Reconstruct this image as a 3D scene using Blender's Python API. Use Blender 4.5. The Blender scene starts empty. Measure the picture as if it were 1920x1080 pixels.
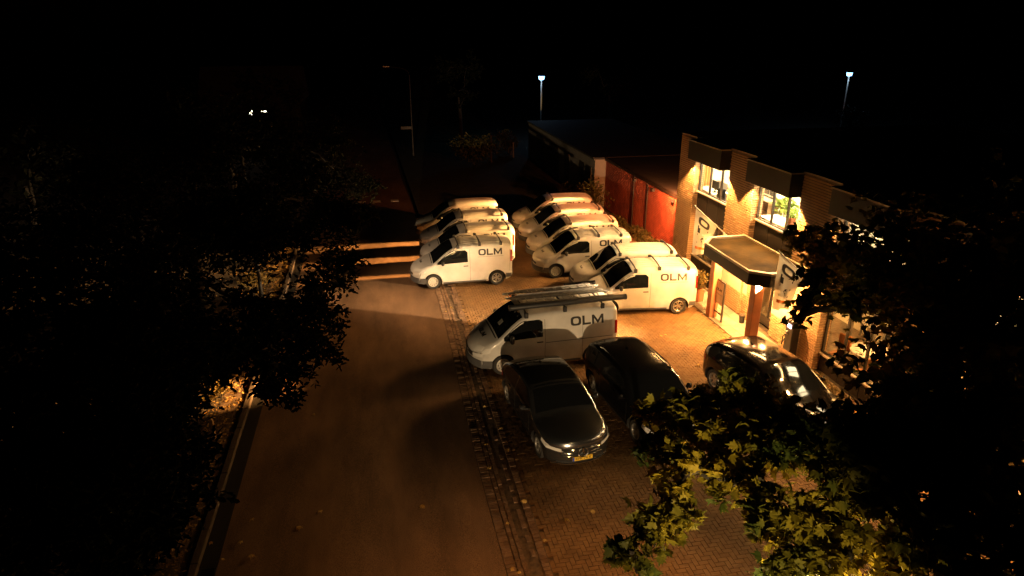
import bpy, bmesh, math, random
import numpy as np
from mathutils import Vector, Matrix

random.seed(7)
RNG = np.random.default_rng(11)
scene = bpy.context.scene
COL = scene.collection
R = math.radians

# ------------------------------------------------------------------ camera
cam_data = bpy.data.cameras.new('camera')
cam = bpy.data.objects.new('camera', cam_data)
COL.objects.link(cam)
cam_data.sensor_width = 36.0
cam_data.lens = 36.0 * 1250.0 / 1920.0
cam_data.clip_start = 0.1
cam_data.clip_end = 600.0
cam.location = (0.0, 0.0, 10.0)
cam.rotation_euler = (R(90.0 - 21.007), 0.0, R(-11.40))
scene.camera = cam

# ------------------------------------------------------------------ night sky
world = bpy.data.worlds.new('World')
scene.world = world
world.use_nodes = True
wn = world.node_tree
for n in list(wn.nodes):
    wn.nodes.remove(n)
w_out = wn.nodes.new('ShaderNodeOutputWorld')
w_bg = wn.nodes.new('ShaderNodeBackground')
w_sky = wn.nodes.new('ShaderNodeTexSky')
w_sky.sky_type = 'NISHITA'
w_sky.sun_disc = False
w_sky.sun_elevation = R(-4.0)
w_sky.sun_rotation = R(250.0)
w_bg.inputs['Strength'].default_value = 0.008
wn.links.new(w_sky.outputs[0], w_bg.inputs[0])
wn.links.new(w_bg.outputs[0], w_out.inputs[0])

vs = scene.view_settings
vs.view_transform = 'Standard'
vs.look = 'None'
vs.exposure = 0.4
vs.gamma = 1.0
vs.use_curve_mapping = False
scene.display_settings.display_device = 'sRGB'
cy = scene.cycles
cy.use_denoising = True
cy.max_bounces = 5
cy.diffuse_bounces = 3
cy.glossy_bounces = 3
cy.transmission_bounces = 4
cy.transparent_max_bounces = 12
cy.caustics_reflective = False
cy.caustics_refractive = False
cy.sample_clamp_indirect = 4.0

# ------------------------------------------------------------------ light levels (the lamps themselves are built further down)
WARM = (1.0, 0.47, 0.13)
CREAM = (1.0, 0.66, 0.33)
AMBER = (1.0, 0.37, 0.075)
ORANGE = (1.0, 0.27, 0.07)
PALE = (1.0, 0.62, 0.33)
COOL = (0.45, 0.70, 1.0)
P_AWNING = 330.0        # strip lamp under each awning, thrown out over the yard
P_CONE = 1000.0         # down lights at the awning ends
P_CANOPY = 760.0        # lamps under the entrance canopy, all round
P_FLOOD = 30000.0       # added spot below the canopy edge, no fitting, thrown across the van rows
P_LANE = 80000.0        # added spots at the annex wall, thrown low between vans for road stripes
P_VERGEFLOOD = 170000.0  # added spot without fitting, thrown over the ladder van to the far verge
P_ROOM = 700.0          # office ceiling lamps
P_STREET = 60000.0      # street lamp down the road behind the camera
P_VERGE = 1250.0        # pale street lamp in the oak crown across the road
P_NEAR = 1900.0         # low lamp by the near maple, downwards
P_GLOBE = 160.0         # the same lamp's globe, all round
P_WALL = 2600.0         # added orange spot at the office corner, reddens the annex wall
P_POLE = 70.0           # cool yard lamps far behind

def lamp(name, kind, loc, power, color, aim=None, size=0.1, spot=None, blend=0.3, size_y=None, spread=None):
    d = bpy.data.lights.new(name, kind)
    d.energy = power
    d.color = color
    if kind == 'AREA':
        d.size = size
        if size_y:
            d.shape = 'RECTANGLE'
            d.size_y = size_y
        if spread:
            d.spread = R(spread)
    else:
        d.shadow_soft_size = size
    if spot:
        d.spot_size = R(spot)
        d.spot_blend = blend
    o = bpy.data.objects.new(name, d)
    COL.objects.link(o)
    o.location = loc
    if aim is not None:
        v = Vector(aim) - Vector(loc)
        o.rotation_euler = v.to_track_quat('-Z', 'Y').to_euler()
    return o

# ================================================================== materials
MATS = {}

def mat(name, color, rough=0.6, metal=0.0, coat=0.0, spec=0.5, noise=None, bump=None, trans=0.0):
    """noise = (scale, amount) varies the colour, bump = (scale, strength) gives fine relief"""
    if name in MATS:
        return MATS[name]
    m = bpy.data.materials.new(name)
    m.use_nodes = True
    nt = m.node_tree
    b = nt.nodes['Principled BSDF']
    b.inputs['Base Color'].default_value = (*color, 1)
    b.inputs['Roughness'].default_value = rough
    b.inputs['Metallic'].default_value = metal
    b.inputs['Coat Weight'].default_value = coat
    b.inputs['Coat Roughness'].default_value = 0.08
    b.inputs['Specular IOR Level'].default_value = spec
    geo = nt.nodes.new('ShaderNodeTexCoord')
    if noise:
        t = nt.nodes.new('ShaderNodeTexNoise')
        t.inputs['Scale'].default_value = noise[0]
        t.inputs['Detail'].default_value = 4
        mp = nt.nodes.new('ShaderNodeMapRange')
        mp.inputs[1].default_value = 0.3
        mp.inputs[2].default_value = 0.7
        mp.inputs[3].default_value = 1 - noise[1]
        mp.inputs[4].default_value = 1 + noise[1]
        vm = nt.nodes.new('ShaderNodeVectorMath')
        vm.operation = 'SCALE'
        vm.inputs[0].default_value = color
        nt.links.new(geo.outputs['Object'], t.inputs['Vector'])
        nt.links.new(t.outputs['Fac'], mp.inputs[0])
        nt.links.new(mp.outputs[0], vm.inputs['Scale'])
        nt.links.new(vm.outputs[0], b.inputs['Base Color'])
    if bump:
        t2 = nt.nodes.new('ShaderNodeTexNoise')
        t2.inputs['Scale'].default_value = bump[0]
        t2.inputs['Detail'].default_value = 5
        bp = nt.nodes.new('ShaderNodeBump')
        bp.inputs['Strength'].default_value = bump[1]
        bp.inputs['Distance'].default_value = 0.02
        nt.links.new(geo.outputs['Object'], t2.inputs['Vector'])
        nt.links.new(t2.outputs['Fac'], bp.inputs['Height'])
        nt.links.new(bp.outputs[0], b.inputs['Normal'])
    MATS[name] = m
    return m

def emis(name, color, strength):
    m = bpy.data.materials.new(name)
    m.use_nodes = True
    b = m.node_tree.nodes['Principled BSDF']
    b.inputs['Base Color'].default_value = (0.8, 0.8, 0.8, 1)
    b.inputs['Emission Color'].default_value = (*color, 1)
    b.inputs['Emission Strength'].default_value = strength
    MATS[name] = m
    return m

def pane_glass(name):
    m = bpy.data.materials.new(name)
    m.use_nodes = True
    nt = m.node_tree
    for n in list(nt.nodes):
        nt.nodes.remove(n)
    out = nt.nodes.new('ShaderNodeOutputMaterial')
    tr = nt.nodes.new('ShaderNodeBsdfTransparent')
    tr.inputs[0].default_value = (0.93, 0.95, 0.94, 1)
    gl = nt.nodes.new('ShaderNodeBsdfGlossy')
    gl.inputs['Roughness'].default_value = 0.03
    fr = nt.nodes.new('ShaderNodeLayerWeight')
    fr.inputs[0].default_value = 0.5
    pw = nt.nodes.new('ShaderNodeMath')
    pw.operation = 'POWER'
    pw.inputs[1].default_value = 4.0
    ad = nt.nodes.new('ShaderNodeMath')
    ad.operation = 'MULTIPLY_ADD'
    ad.inputs[1].default_value = 0.7
    ad.inputs[2].default_value = 0.04
    mx = nt.nodes.new('ShaderNodeMixShader')
    nt.links.new(fr.outputs['Facing'], pw.inputs[0])
    nt.links.new(pw.outputs[0], ad.inputs[0])
    nt.links.new(ad.outputs[0], mx.inputs[0])
    nt.links.new(tr.outputs[0], mx.inputs[1])
    nt.links.new(gl.outputs[0], mx.inputs[2])
    nt.links.new(mx.outputs[0], out.inputs[0])
    MATS[name] = m
    return m

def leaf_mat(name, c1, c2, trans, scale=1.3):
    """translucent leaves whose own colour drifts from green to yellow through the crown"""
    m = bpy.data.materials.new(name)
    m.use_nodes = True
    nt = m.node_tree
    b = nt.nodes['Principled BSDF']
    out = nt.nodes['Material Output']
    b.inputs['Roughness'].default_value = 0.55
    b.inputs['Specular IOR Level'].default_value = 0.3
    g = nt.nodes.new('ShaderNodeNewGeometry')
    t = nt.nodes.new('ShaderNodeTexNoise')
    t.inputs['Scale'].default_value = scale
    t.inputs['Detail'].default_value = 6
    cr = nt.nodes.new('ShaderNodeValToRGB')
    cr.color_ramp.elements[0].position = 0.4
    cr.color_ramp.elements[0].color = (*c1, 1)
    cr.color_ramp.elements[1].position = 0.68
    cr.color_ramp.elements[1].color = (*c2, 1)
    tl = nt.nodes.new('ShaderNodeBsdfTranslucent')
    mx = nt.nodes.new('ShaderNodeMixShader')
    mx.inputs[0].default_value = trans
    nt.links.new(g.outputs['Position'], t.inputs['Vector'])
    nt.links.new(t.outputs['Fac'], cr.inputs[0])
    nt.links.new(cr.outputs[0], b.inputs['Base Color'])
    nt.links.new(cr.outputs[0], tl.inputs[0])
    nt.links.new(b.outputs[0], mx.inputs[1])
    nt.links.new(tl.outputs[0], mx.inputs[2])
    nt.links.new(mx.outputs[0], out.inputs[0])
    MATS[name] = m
    return m

def masonry(name, c1, c2, scale, rough=0.85, bump=0.5, patch=None, lowhigh=(0.55, 1.2)):
    """per-piece colour by a cell noise about one piece in size, fine grain relief, and broad stains"""
    m = bpy.data.materials.new(name)
    m.use_nodes = True
    nt = m.node_tree
    b = nt.nodes['Principled BSDF']
    b.inputs['Roughness'].default_value = rough
    g = nt.nodes.new('ShaderNodeNewGeometry')
    v = nt.nodes.new('ShaderNodeTexVoronoi')
    v.inputs['Scale'].default_value = scale
    cr = nt.nodes.new('ShaderNodeValToRGB')
    cr.color_ramp.elements[0].color = (*c1, 1)
    cr.color_ramp.elements[1].color = (*c2, 1)
    sep = nt.nodes.new('ShaderNodeSeparateColor')
    n = nt.nodes.new('ShaderNodeTexNoise')
    n.inputs['Scale'].default_value = 0.55 if patch is None else patch
    n.inputs['Detail'].default_value = 6
    n.inputs['Roughness'].default_value = 0.65
    mp = nt.nodes.new('ShaderNodeMapRange')
    mp.inputs[1].default_value = 0.32
    mp.inputs[2].default_value = 0.68
    mp.inputs[3].default_value = lowhigh[0]
    mp.inputs[4].default_value = lowhigh[1]
    sc = nt.nodes.new('ShaderNodeVectorMath')
    sc.operation = 'SCALE'
    n2 = nt.nodes.new('ShaderNodeTexNoise')
    n2.inputs['Scale'].default_value = 60
    n2.inputs['Detail'].default_value = 3
    bp = nt.nodes.new('ShaderNodeBump')
    bp.inputs['Strength'].default_value = bump
    bp.inputs['Distance'].default_value = 0.01
    L = nt.links.new
    L(g.outputs['Position'], v.inputs['Vector'])
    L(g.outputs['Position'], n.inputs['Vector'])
    L(g.outputs['Position'], n2.inputs['Vector'])
    L(v.outputs['Color'], sep.inputs[0])
    L(sep.outputs[0], cr.inputs[0])
    L(n.outputs['Fac'], mp.inputs[0])
    L(cr.outputs[0], sc.inputs[0])
    L(mp.outputs[0], sc.inputs['Scale'])
    L(sc.outputs[0], b.inputs['Base Color'])
    L(n2.outputs['Fac'], bp.inputs['Height'])
    L(bp.outputs[0], b.inputs['Normal'])
    MATS[name] = m
    return m

def asphalt(name, c, contrast=0.35):
    m = bpy.data.materials.new(name)
    m.use_nodes = True
    nt = m.node_tree
    b = nt.nodes['Principled BSDF']
    b.inputs['Roughness'].default_value = 0.72
    b.inputs['Specular IOR Level'].default_value = 0.35
    g = nt.nodes.new('ShaderNodeNewGeometry')
    L = nt.links.new
    mpg = nt.nodes.new('ShaderNodeMapping')
    mpg.inputs['Scale'].default_value = (1.0, 0.28, 1.0)     # wear runs along the road
    n = nt.nodes.new('ShaderNodeTexNoise')
    n.inputs['Scale'].default_value = 0.9
    n.inputs['Detail'].default_value = 7
    n.inputs['Roughness'].default_value = 0.62
    gr = nt.nodes.new('ShaderNodeTexNoise')
    gr.inputs['Scale'].default_value = 85
    gr.inputs['Detail'].default_value = 2
    mp = nt.nodes.new('ShaderNodeMapRange')
    mp.inputs[1].default_value = 0.3
    mp.inputs[2].default_value = 0.7
    mp.inputs[3].default_value = 1 - contrast
    mp.inputs[4].default_value = 1 + contrast
    mp2 = nt.nodes.new('ShaderNodeMapRange')
    mp2.inputs[1].default_value = 0.3
    mp2.inputs[2].default_value = 0.7
    mp2.inputs[3].default_value = 0.4
    mp2.inputs[4].default_value = 1.6
    mu = nt.nodes.new('ShaderNodeMath')
    mu.operation = 'MULTIPLY'
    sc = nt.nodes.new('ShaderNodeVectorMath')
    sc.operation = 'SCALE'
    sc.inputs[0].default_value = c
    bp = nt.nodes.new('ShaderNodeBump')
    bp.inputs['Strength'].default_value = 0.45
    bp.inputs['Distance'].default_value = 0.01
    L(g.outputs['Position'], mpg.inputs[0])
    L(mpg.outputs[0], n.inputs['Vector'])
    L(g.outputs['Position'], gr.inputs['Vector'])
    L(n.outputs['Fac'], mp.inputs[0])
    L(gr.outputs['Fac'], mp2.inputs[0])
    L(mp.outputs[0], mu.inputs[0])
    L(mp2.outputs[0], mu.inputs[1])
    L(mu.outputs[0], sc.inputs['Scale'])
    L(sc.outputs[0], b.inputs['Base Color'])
    L(gr.outputs['Fac'], bp.inputs['Height'])
    L(bp.outputs[0], b.inputs['Normal'])
    MATS[name] = m
    return m

M_WHITE = mat('white_paint', (0.52, 0.515, 0.50), 0.38, coat=0.35, noise=(1.9, 0.13))
M_PLASTIC = mat('grey_plastic', (0.075, 0.075, 0.08), 0.6, noise=(8, 0.15))
M_BLACK = mat('black_plastic', (0.012, 0.012, 0.013), 0.5)
M_GLASS = mat('car_glass', (0.006, 0.007, 0.008), 0.06, spec=0.55)
M_RUBBER = mat('tyre_rubber', (0.022, 0.021, 0.02), 0.8, noise=(14, 0.3))
M_RIM = mat('alloy', (0.55, 0.54, 0.52), 0.32, metal=0.85)
M_STEEL = mat('painted_steel_wheel', (0.50, 0.49, 0.46), 0.4, metal=0.3)
M_CHROME = mat('chrome', (0.8, 0.8, 0.8), 0.12, metal=1.0)
M_LAMPGLASS = mat('headlamp_lens', (0.78, 0.78, 0.76), 0.12, metal=0.15, coat=0.8)
M_REDLENS = mat('tail_lamp_lens', (0.30, 0.012, 0.008), 0.18, coat=0.6)
M_AMBERLENS = mat('amber_lens', (0.7, 0.16, 0.02), 0.25, coat=0.5)
M_DECAL = mat('black_vinyl', (0.012, 0.012, 0.013), 0.55)
M_GREYDECAL = mat('grey_vinyl', (0.33, 0.33, 0.31), 0.55)
M_YPLATE = mat('yellow_plate', (0.78, 0.50, 0.05), 0.45)
M_BLUE = mat('blue_plate_band', (0.02, 0.06, 0.4), 0.45)
M_ALU = mat('aluminium', (0.36, 0.37, 0.38), 0.4, metal=0.7, noise=(6, 0.2))
M_DARKSTEEL = mat('dark_steel', (0.028, 0.029, 0.032), 0.5, metal=0.3)
M_SILVER = mat('silver_grey_paint', (0.22, 0.235, 0.255), 0.20, metal=0.94, coat=0.6)
M_BLACKPAINT = mat('black_car_paint', (0.005, 0.005, 0.006), 0.16, spec=0.3)
M_BROWNPAINT = mat('black_brown_car_paint', (0.006, 0.005, 0.005), 0.10, spec=0.4)
M_BRICK = masonry('yellow_brick', (0.36, 0.215, 0.11), (0.42, 0.26, 0.135), 5.2, patch=0.9, lowhigh=(0.82, 1.12))
M_REDBRICK = masonry('red_brick', (0.27, 0.055, 0.03), (0.38, 0.085, 0.045), 4.2)
M_MORTAR = mat('mortar', (0.10, 0.07, 0.05), 0.95, noise=(5, 0.3))
M_PAVER = masonry('clay_paver', (0.205, 0.108, 0.040), (0.255, 0.142, 0.056), 5.5, rough=0.8, bump=0.35, patch=0.5)
M_EDGEBRICK = masonry('kerb_brick', (0.17, 0.095, 0.055), (0.27, 0.165, 0.10), 6, rough=0.85, bump=0.7, patch=1.4)
M_TILE = masonry('concrete_tile', (0.27, 0.235, 0.19), (0.36, 0.32, 0.26), 2.6, rough=0.85, bump=0.4)
M_JOINT = mat('sand_joint', (0.115, 0.075, 0.046), 0.95, noise=(7, 0.5), bump=(40, 0.6))
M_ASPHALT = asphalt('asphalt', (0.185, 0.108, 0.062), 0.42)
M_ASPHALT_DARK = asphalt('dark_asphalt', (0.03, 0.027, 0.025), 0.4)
M_SOIL = mat('soil', (0.035, 0.026, 0.018), 0.95, noise=(3, 0.5), bump=(18, 0.9))
M_GRASS = mat('dark_grass', (0.03, 0.04, 0.018), 0.95, noise=(2, 0.4), bump=(25, 0.8))
M_KERB = mat('concrete_kerb', (0.06, 0.043, 0.03), 0.85, noise=(4, 0.25), bump=(40, 0.4))
M_MARK = mat('road_paint', (0.72, 0.71, 0.68), 0.6, noise=(9, 0.15))
M_PANEL = mat('dark_cladding', (0.009, 0.007, 0.006), 0.55, spec=0.2, noise=(2, 0.25))
M_FRAME = mat('dark_window_frame', (0.025, 0.021, 0.018), 0.45)
M_CREAM = mat('cream_render', (0.62, 0.54, 0.42), 0.7, noise=(3, 0.08))
M_WHITEWALL = mat('white_render', (0.20, 0.185, 0.165), 0.8, noise=(1.5, 0.12))
M_ROOF = mat('bitumen_roof', (0.022, 0.022, 0.024), 0.85, noise=(1.2, 0.4), bump=(12, 0.5))
M_CANOPYROOF = mat('mossy_canopy_roof', (0.020, 0.0125, 0.0035), 0.85, spec=0.08, noise=(1.4, 0.75), bump=(9, 0.5))
M_TRIM = mat('zinc_trim', (0.30, 0.25, 0.20), 0.5, metal=0.3)
M_POSTRED = mat('red_brown_post', (0.36, 0.15, 0.075), 0.5, noise=(3, 0.2))

M_WOOD = mat('wood', (0.30, 0.19, 0.10), 0.6, noise=(4, 0.2))
M_TERRA = mat('terracotta', (0.36, 0.13, 0.06), 0.75, noise=(6, 0.15))
M_BARK = mat('bark', (0.016, 0.012, 0.009), 0.95, noise=(7, 0.4), bump=(22, 1.0))
M_ROOMWALL = mat('office_wall', (0.78, 0.70, 0.55), 0.8)
M_CURTAIN = mat('orange_curtain', (0.55, 0.26, 0.09), 0.85)
M_CARPET = mat('carpet', (0.30, 0.25, 0.20), 0.95, noise=(9, 0.2))
M_TABLE = mat('white_tabletop', (0.75, 0.72, 0.66), 0.4)
M_CHAIR = mat('black_chair_fabric', (0.02, 0.02, 0.022), 0.8)
M_ORANGECHAIR = mat('brown_leather', (0.35, 0.13, 0.04), 0.5)
M_SCREEN = emis('charger_screen', (0.25, 0.45, 1.0), 1.6)
M_LAMPON = emis('cool_lamp_glass', (0.20, 0.50, 1.0), 3.6)
M_LAMPWARM = emis('warm_lamp_glass', (1.0, 0.70, 0.38), 9.0)
M_CEILLAMP = emis('ceiling_lamp_glass', (1.0, 0.80, 0.52), 6.0)
M_WINDOWLIT = emis('lit_far_window', (1.0, 0.88, 0.66), 9.0)
M_PANE = pane_glass('window_glass')
M_MAPLE = leaf_mat('maple_leaf', (0.040, 0.060, 0.012), (0.30, 0.23, 0.02), 0.5, 1.1)
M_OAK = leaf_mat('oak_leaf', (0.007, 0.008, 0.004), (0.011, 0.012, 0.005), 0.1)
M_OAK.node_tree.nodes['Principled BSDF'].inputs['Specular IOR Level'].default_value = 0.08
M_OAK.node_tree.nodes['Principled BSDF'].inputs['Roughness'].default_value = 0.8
M_SHRUB = leaf_mat('shrub_leaf', (0.045, 0.055, 0.016), (0.10, 0.085, 0.025), 0.2, 3)
M_HEDGE = leaf_mat('hedge_leaf', (0.10, 0.075, 0.02), (0.17, 0.11, 0.03), 0.2, 5)
M_FLAG = leaf_mat('white_flag_cloth', (0.80, 0.78, 0.70), (0.84, 0.82, 0.75), 0.6, 2.0)
M_LITTER = leaf_mat('dry_leaf', (0.22, 0.12, 0.03), (0.40, 0.25, 0.07), 0.1, 6)
M_FALLEN = leaf_mat('fallen_leaf', (0.45, 0.27, 0.07), (0.68, 0.48, 0.16), 0.1, 6)
M_GREENPLANT = leaf_mat('house_plant_leaf', (0.10, 0.19, 0.03), (0.22, 0.30, 0.05), 0.25, 3)

# ================================================================== object helpers
def props(o, label=None, cat=None, group=None, kind=None):
    if label: o['label'] = label
    if cat: o['category'] = cat
    if group: o['group'] = group
    if kind: o['kind'] = kind
    return o

def thing(name, loc, label, cat, group=None, rz=0.0):
    o = bpy.data.objects.new(name, None)
    o.empty_display_size = 0.3
    COL.objects.link(o)
    o.location = loc
    o.rotation_euler = (0, 0, rz)
    return props(o, label, cat, group)

def link(name, me, parent=None, loc=None, rot=None):
    o = bpy.data.objects.new(name, me)
    COL.objects.link(o)
    if parent is not None:
        o.parent = parent
    if loc is not None:
        o.location = loc
    if rot is not None:
        o.rotation_euler = rot
    return o

def copy_thing(root):
    c = root.copy()
    COL.objects.link(c)
    for ch in list(root.children):
        k = ch.copy()
        COL.objects.link(k)
        k.parent = c
        for g in list(ch.children):
            q = g.copy()
            COL.objects.link(q)
            q.parent = k
    return c

class MB:
    """collects shapes for ONE mesh"""
    def __init__(s):
        s.v = []
        s.f = []
        s.mi = []
        s.m = 0
    def add(s, verts, faces):
        o = len(s.v)
        s.v += [tuple(p) for p in verts]
        for f in faces:
            s.f.append(tuple(i + o for i in f))
            s.mi.append(s.m)
        return s
    def box(s, x0, x1, y0, y1, z0, z1, ch=0.0):
        if ch <= 0:
            v = [(x0, y0, z0), (x1, y0, z0), (x1, y1, z0), (x0, y1, z0), (x0, y0, z1), (x1, y0, z1), (x1, y1, z1), (x0, y1, z1)]
            return s.add(v, [(3, 2, 1, 0), (4, 5, 6, 7), (0, 1, 5, 4), (1, 2, 6, 5), (2, 3, 7, 6), (3, 0, 4, 7)])
        c = min(ch, (x1 - x0) / 2.2, (y1 - y0) / 2.2, (z1 - z0) / 2.2)
        bm = bmesh.new()
        bmesh.ops.create_cube(bm, size=1)
        for p in bm.verts:
            p.co = ((x0 + x1) / 2 + p.co.x * (x1 - x0), (y0 + y1) / 2 + p.co.y * (y1 - y0), (z0 + z1) / 2 + p.co.z * (z1 - z0))
        bmesh.ops.bevel(bm, geom=bm.edges[:], offset=c, segments=1, affect='EDGES')
        bm.verts.index_update()
        s.add([p.co[:] for p in bm.verts], [[q.index for q in f.verts] for f in bm.faces])
        bm.free()
        return s
    def prism(s, poly, z0, z1):
        n = len(poly)
        v = [(x, y, z0) for x, y in poly] + [(x, y, z1) for x, y in poly]
        return s.add(v, [tuple(range(n - 1, -1, -1)), tuple(range(n, 2 * n))] + [(i, (i + 1) % n, n + (i + 1) % n, n + i) for i in range(n)])
    def tube(s, pts, rad, n=8, cap=True):
        pts = [Vector(p) for p in pts]
        if not hasattr(rad, '__len__'):
            rad = [rad] * len(pts)
        rings = []
        for i, p in enumerate(pts):
            t = (pts[min(i + 1, len(pts) - 1)] - pts[max(i - 1, 0)]).normalized()
            a = Vector((0, 0, 1)) if abs(t.z) < 0.9 else Vector((1, 0, 0))
            u = t.cross(a).normalized()
            w = t.cross(u)
            rings.append([p + (u * math.cos(2 * math.pi * k / n) + w * math.sin(2 * math.pi * k / n)) * rad[i] for k in range(n)])
        v = [q for r in rings for q in r]
        f = []
        for i in range(len(pts) - 1):
            for k in range(n):
                f.append((i * n + k, (i + 1) * n + k, (i + 1) * n + (k + 1) % n, i * n + (k + 1) % n))
        if cap:
            f.append(tuple(range(n)))
            f.append(tuple((len(pts) - 1) * n + k for k in range(n - 1, -1, -1)))
        return s.add(v, f)
    def lathe(s, prof, n=24, axis='z', c=(0, 0, 0)):
        """prof = [(radius, height)] turned round an axis"""
        v = []
        for r, h in prof:
            for k in range(n):
                a = 2 * math.pi * k / n
                p = (r * math.cos(a), r * math.sin(a), h)
                if axis == 'y':
                    p = (p[0], p[2], p[1])
                elif axis == 'x':
                    p = (p[2], p[0], p[1])
                v.append((p[0] + c[0], p[1] + c[1], p[2] + c[2]))
        f = []
        for i in range(len(prof) - 1):
            for k in range(n):
                q = (i * n + k, i * n + (k + 1) % n, (i + 1) * n + (k + 1) % n, (i + 1) * n + k)
                f.append(q if axis != 'y' else q[::-1])
        return s.add(v, f)
    def mesh(s, name, mats, smooth=None):
        me = bpy.data.meshes.new(name)
        me.from_pydata(s.v, [], s.f)
        if not isinstance(mats, (list, tuple)):
            mats = [mats]
        for m in mats:
            me.materials.append(m)
        if len(mats) > 1:
            me.polygons.foreach_set('material_index', s.mi)
        me.update()
        if smooth is not None:
            me.shade_smooth()
            me.set_sharp_from_angle(angle=R(smooth))
        return me
    def build(s, name, mats, parent=None, loc=None, rot=None, smooth=None):
        return link(name, s.mesh(name, mats, smooth), parent, loc, rot)

def np_mesh(name, V, F, m, smooth=False):
    """big mesh from arrays; F is (n,k)"""
    me = bpy.data.meshes.new(name)
    V = np.ascontiguousarray(V, dtype=np.float32)
    F = np.ascontiguousarray(F, dtype=np.int32)
    k = F.shape[1]
    me.vertices.add(len(V))
    me.vertices.foreach_set('co', V.ravel())
    me.loops.add(F.size)
    me.loops.foreach_set('vertex_index', F.ravel())
    me.polygons.add(len(F))
    me.polygons.foreach_set('loop_start', np.arange(0, F.size, k, dtype=np.int32))
    me.materials.append(m)
    me.update(calc_edges=True)
    if not smooth:
        me.shade_flat()
    return me

FRUSTUM_F = np.array([(4, 5, 6, 7), (0, 1, 5, 4), (1, 2, 6, 5), (2, 3, 7, 6), (3, 0, 4, 7)])

def slabs(cx, cy, lx, ly, z0, z1, ch, ang=0.0):
    """arrays of little chamfered blocks lying flat; every argument may be an array"""
    n = len(cx)
    lx = np.broadcast_to(lx, n); ly = np.broadcast_to(ly, n); z1 = np.broadcast_to(z1, n); ang = np.broadcast_to(ang, n)
    sx = np.array([-1, 1, 1, -1]); sy = np.array([-1, -1, 1, 1])
    V = np.zeros((n, 8, 3))
    for lev, c in ((0, 0.0), (1, ch)):
        hx = (lx / 2 - c)[:, None] * sx
        hy = (ly / 2 - c)[:, None] * sy
        ca, sa = np.cos(ang)[:, None], np.sin(ang)[:, None]
        V[:, lev * 4:lev * 4 + 4, 0] = cx[:, None] + hx * ca - hy * sa
        V[:, lev * 4:lev * 4 + 4, 1] = cy[:, None] + hx * sa + hy * ca
        V[:, lev * 4:lev * 4 + 4, 2] = z0 if lev == 0 else z1[:, None]
    F = (np.arange(n)[:, None, None] * 8 + FRUSTUM_F[None]).reshape(-1, 4)
    return V.reshape(-1, 3), F

def bricks_on(face, u0, u1, z0, z1, x, course=0.086, length=0.235, joint=0.013, depth=0.02, rng=RNG, skip=None):
    """real bricks standing proud of a mortar face. face '-x': wall looks to -x at plane x, u = y; face '-y': wall looks to -y at plane y=x, u = x"""
    us, zs, ls = [], [], []
    row = 0
    z = z0
    while z + course <= z1 + 1e-6:
        u = u0 - (length / 2 if row % 2 else 0)
        while u < u1 - 0.02:
            a, b = max(u, u0), min(u + length, u1)
            if b - a > 0.05:
                uc, zc = (a + b) / 2, z + course / 2
                if skip is None or not skip(uc, zc):
                    us.append(uc); zs.append(zc); ls.append(b - a - joint * 0.4)
            u += length
        z += course
        row += 1
    us = np.array(us); zs = np.array(zs); ls = np.array(ls)
    d = depth + rng.normal(0, 0.0025, len(us))
    V, F = slabs(us, zs, ls, course - joint - 0.004, 0.0, d, 0.005)
    P = np.empty_like(V)
    if face == '-x':
        P[:, 0] = x - V[:, 2]; P[:, 1] = V[:, 0]; P[:, 2] = V[:, 1]
    else:
        P[:, 0] = V[:, 0]; P[:, 1] = x - V[:, 2]; P[:, 2] = V[:, 1]
        F = F[:, ::-1]
    return P, F[:, ::-1]

def join_np(parts):
    Vs, Fs, o = [], [], 0
    for V, F in parts:
        Vs.append(V); Fs.append(F + o); o += len(V)
    return np.vstack(Vs), np.vstack(Fs)

# ------------------------------------------------------------------ lettering
def glyph_polys(ch):
    """heavy extended capitals in a unit-high cell: list of quads, and the width"""
    t = 0.25
    if ch == 'O':
        w, q, n = 1.2, [], 28
        def se(a, rx, ry):
            c, s_ = math.cos(a), math.sin(a)
            k = (abs(c) ** 3.4 + abs(s_) ** 3.4) ** (-1 / 3.4)
            return (w / 2 + rx * k * c, 0.5 + ry * k * s_)
        for i in range(n):
            a0, a1 = 2 * math.pi * i / n, 2 * math.pi * (i + 1) / n
            q.append([se(a0, 0.6, 0.5), se(a1, 0.6, 0.5), se(a1, 0.6 - 0.29, 0.5 - 0.21), se(a0, 0.6 - 0.29, 0.5 - 0.21)])
        return q, w
    if ch == 'L':
        return [[(0, 0), (0.27, 0), (0.27, 1), (0, 1)], [(0.27, 0), (0.98, 0), (0.98, 0.22), (0.27, 0.22)]], 0.98
    if ch == 'M':
        w = 1.35
        return [[(0, 0), (0.25, 0), (0.25, 1), (0, 1)], [(w - 0.25, 0), (w, 0), (w, 1), (w - 0.25, 1)],
                [(0.25, 1), (0.25, 0.62), (w / 2, 0.0), (w / 2, 0.40)], [(w - 0.25, 1), (w / 2, 0.40), (w / 2, 0.0), (w - 0.25, 0.62)]], w
    if ch == 'V':
        return [[(0, 1), (0.4, 0), (0.55, 0), (0.2, 1)], [(0.95, 1), (0.75, 1), (0.4, 0), (0.55, 0)]], 0.95
    if ch == 'W':
        a, w = glyph_polys('V')
        return a + [[(x + 0.75, y) for x, y in q] for q in a], 1.7
    return [], 0.5

def word_quads(word, h, gap=0.13):
    out, x = [], 0.0
    for ch in word:
        q, w = glyph_polys(ch)
        for quad in q:
            out.append([((x + px) * h, py * h) for px, py in quad])
        x += w + gap
    return out, (x - gap) * h

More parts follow.
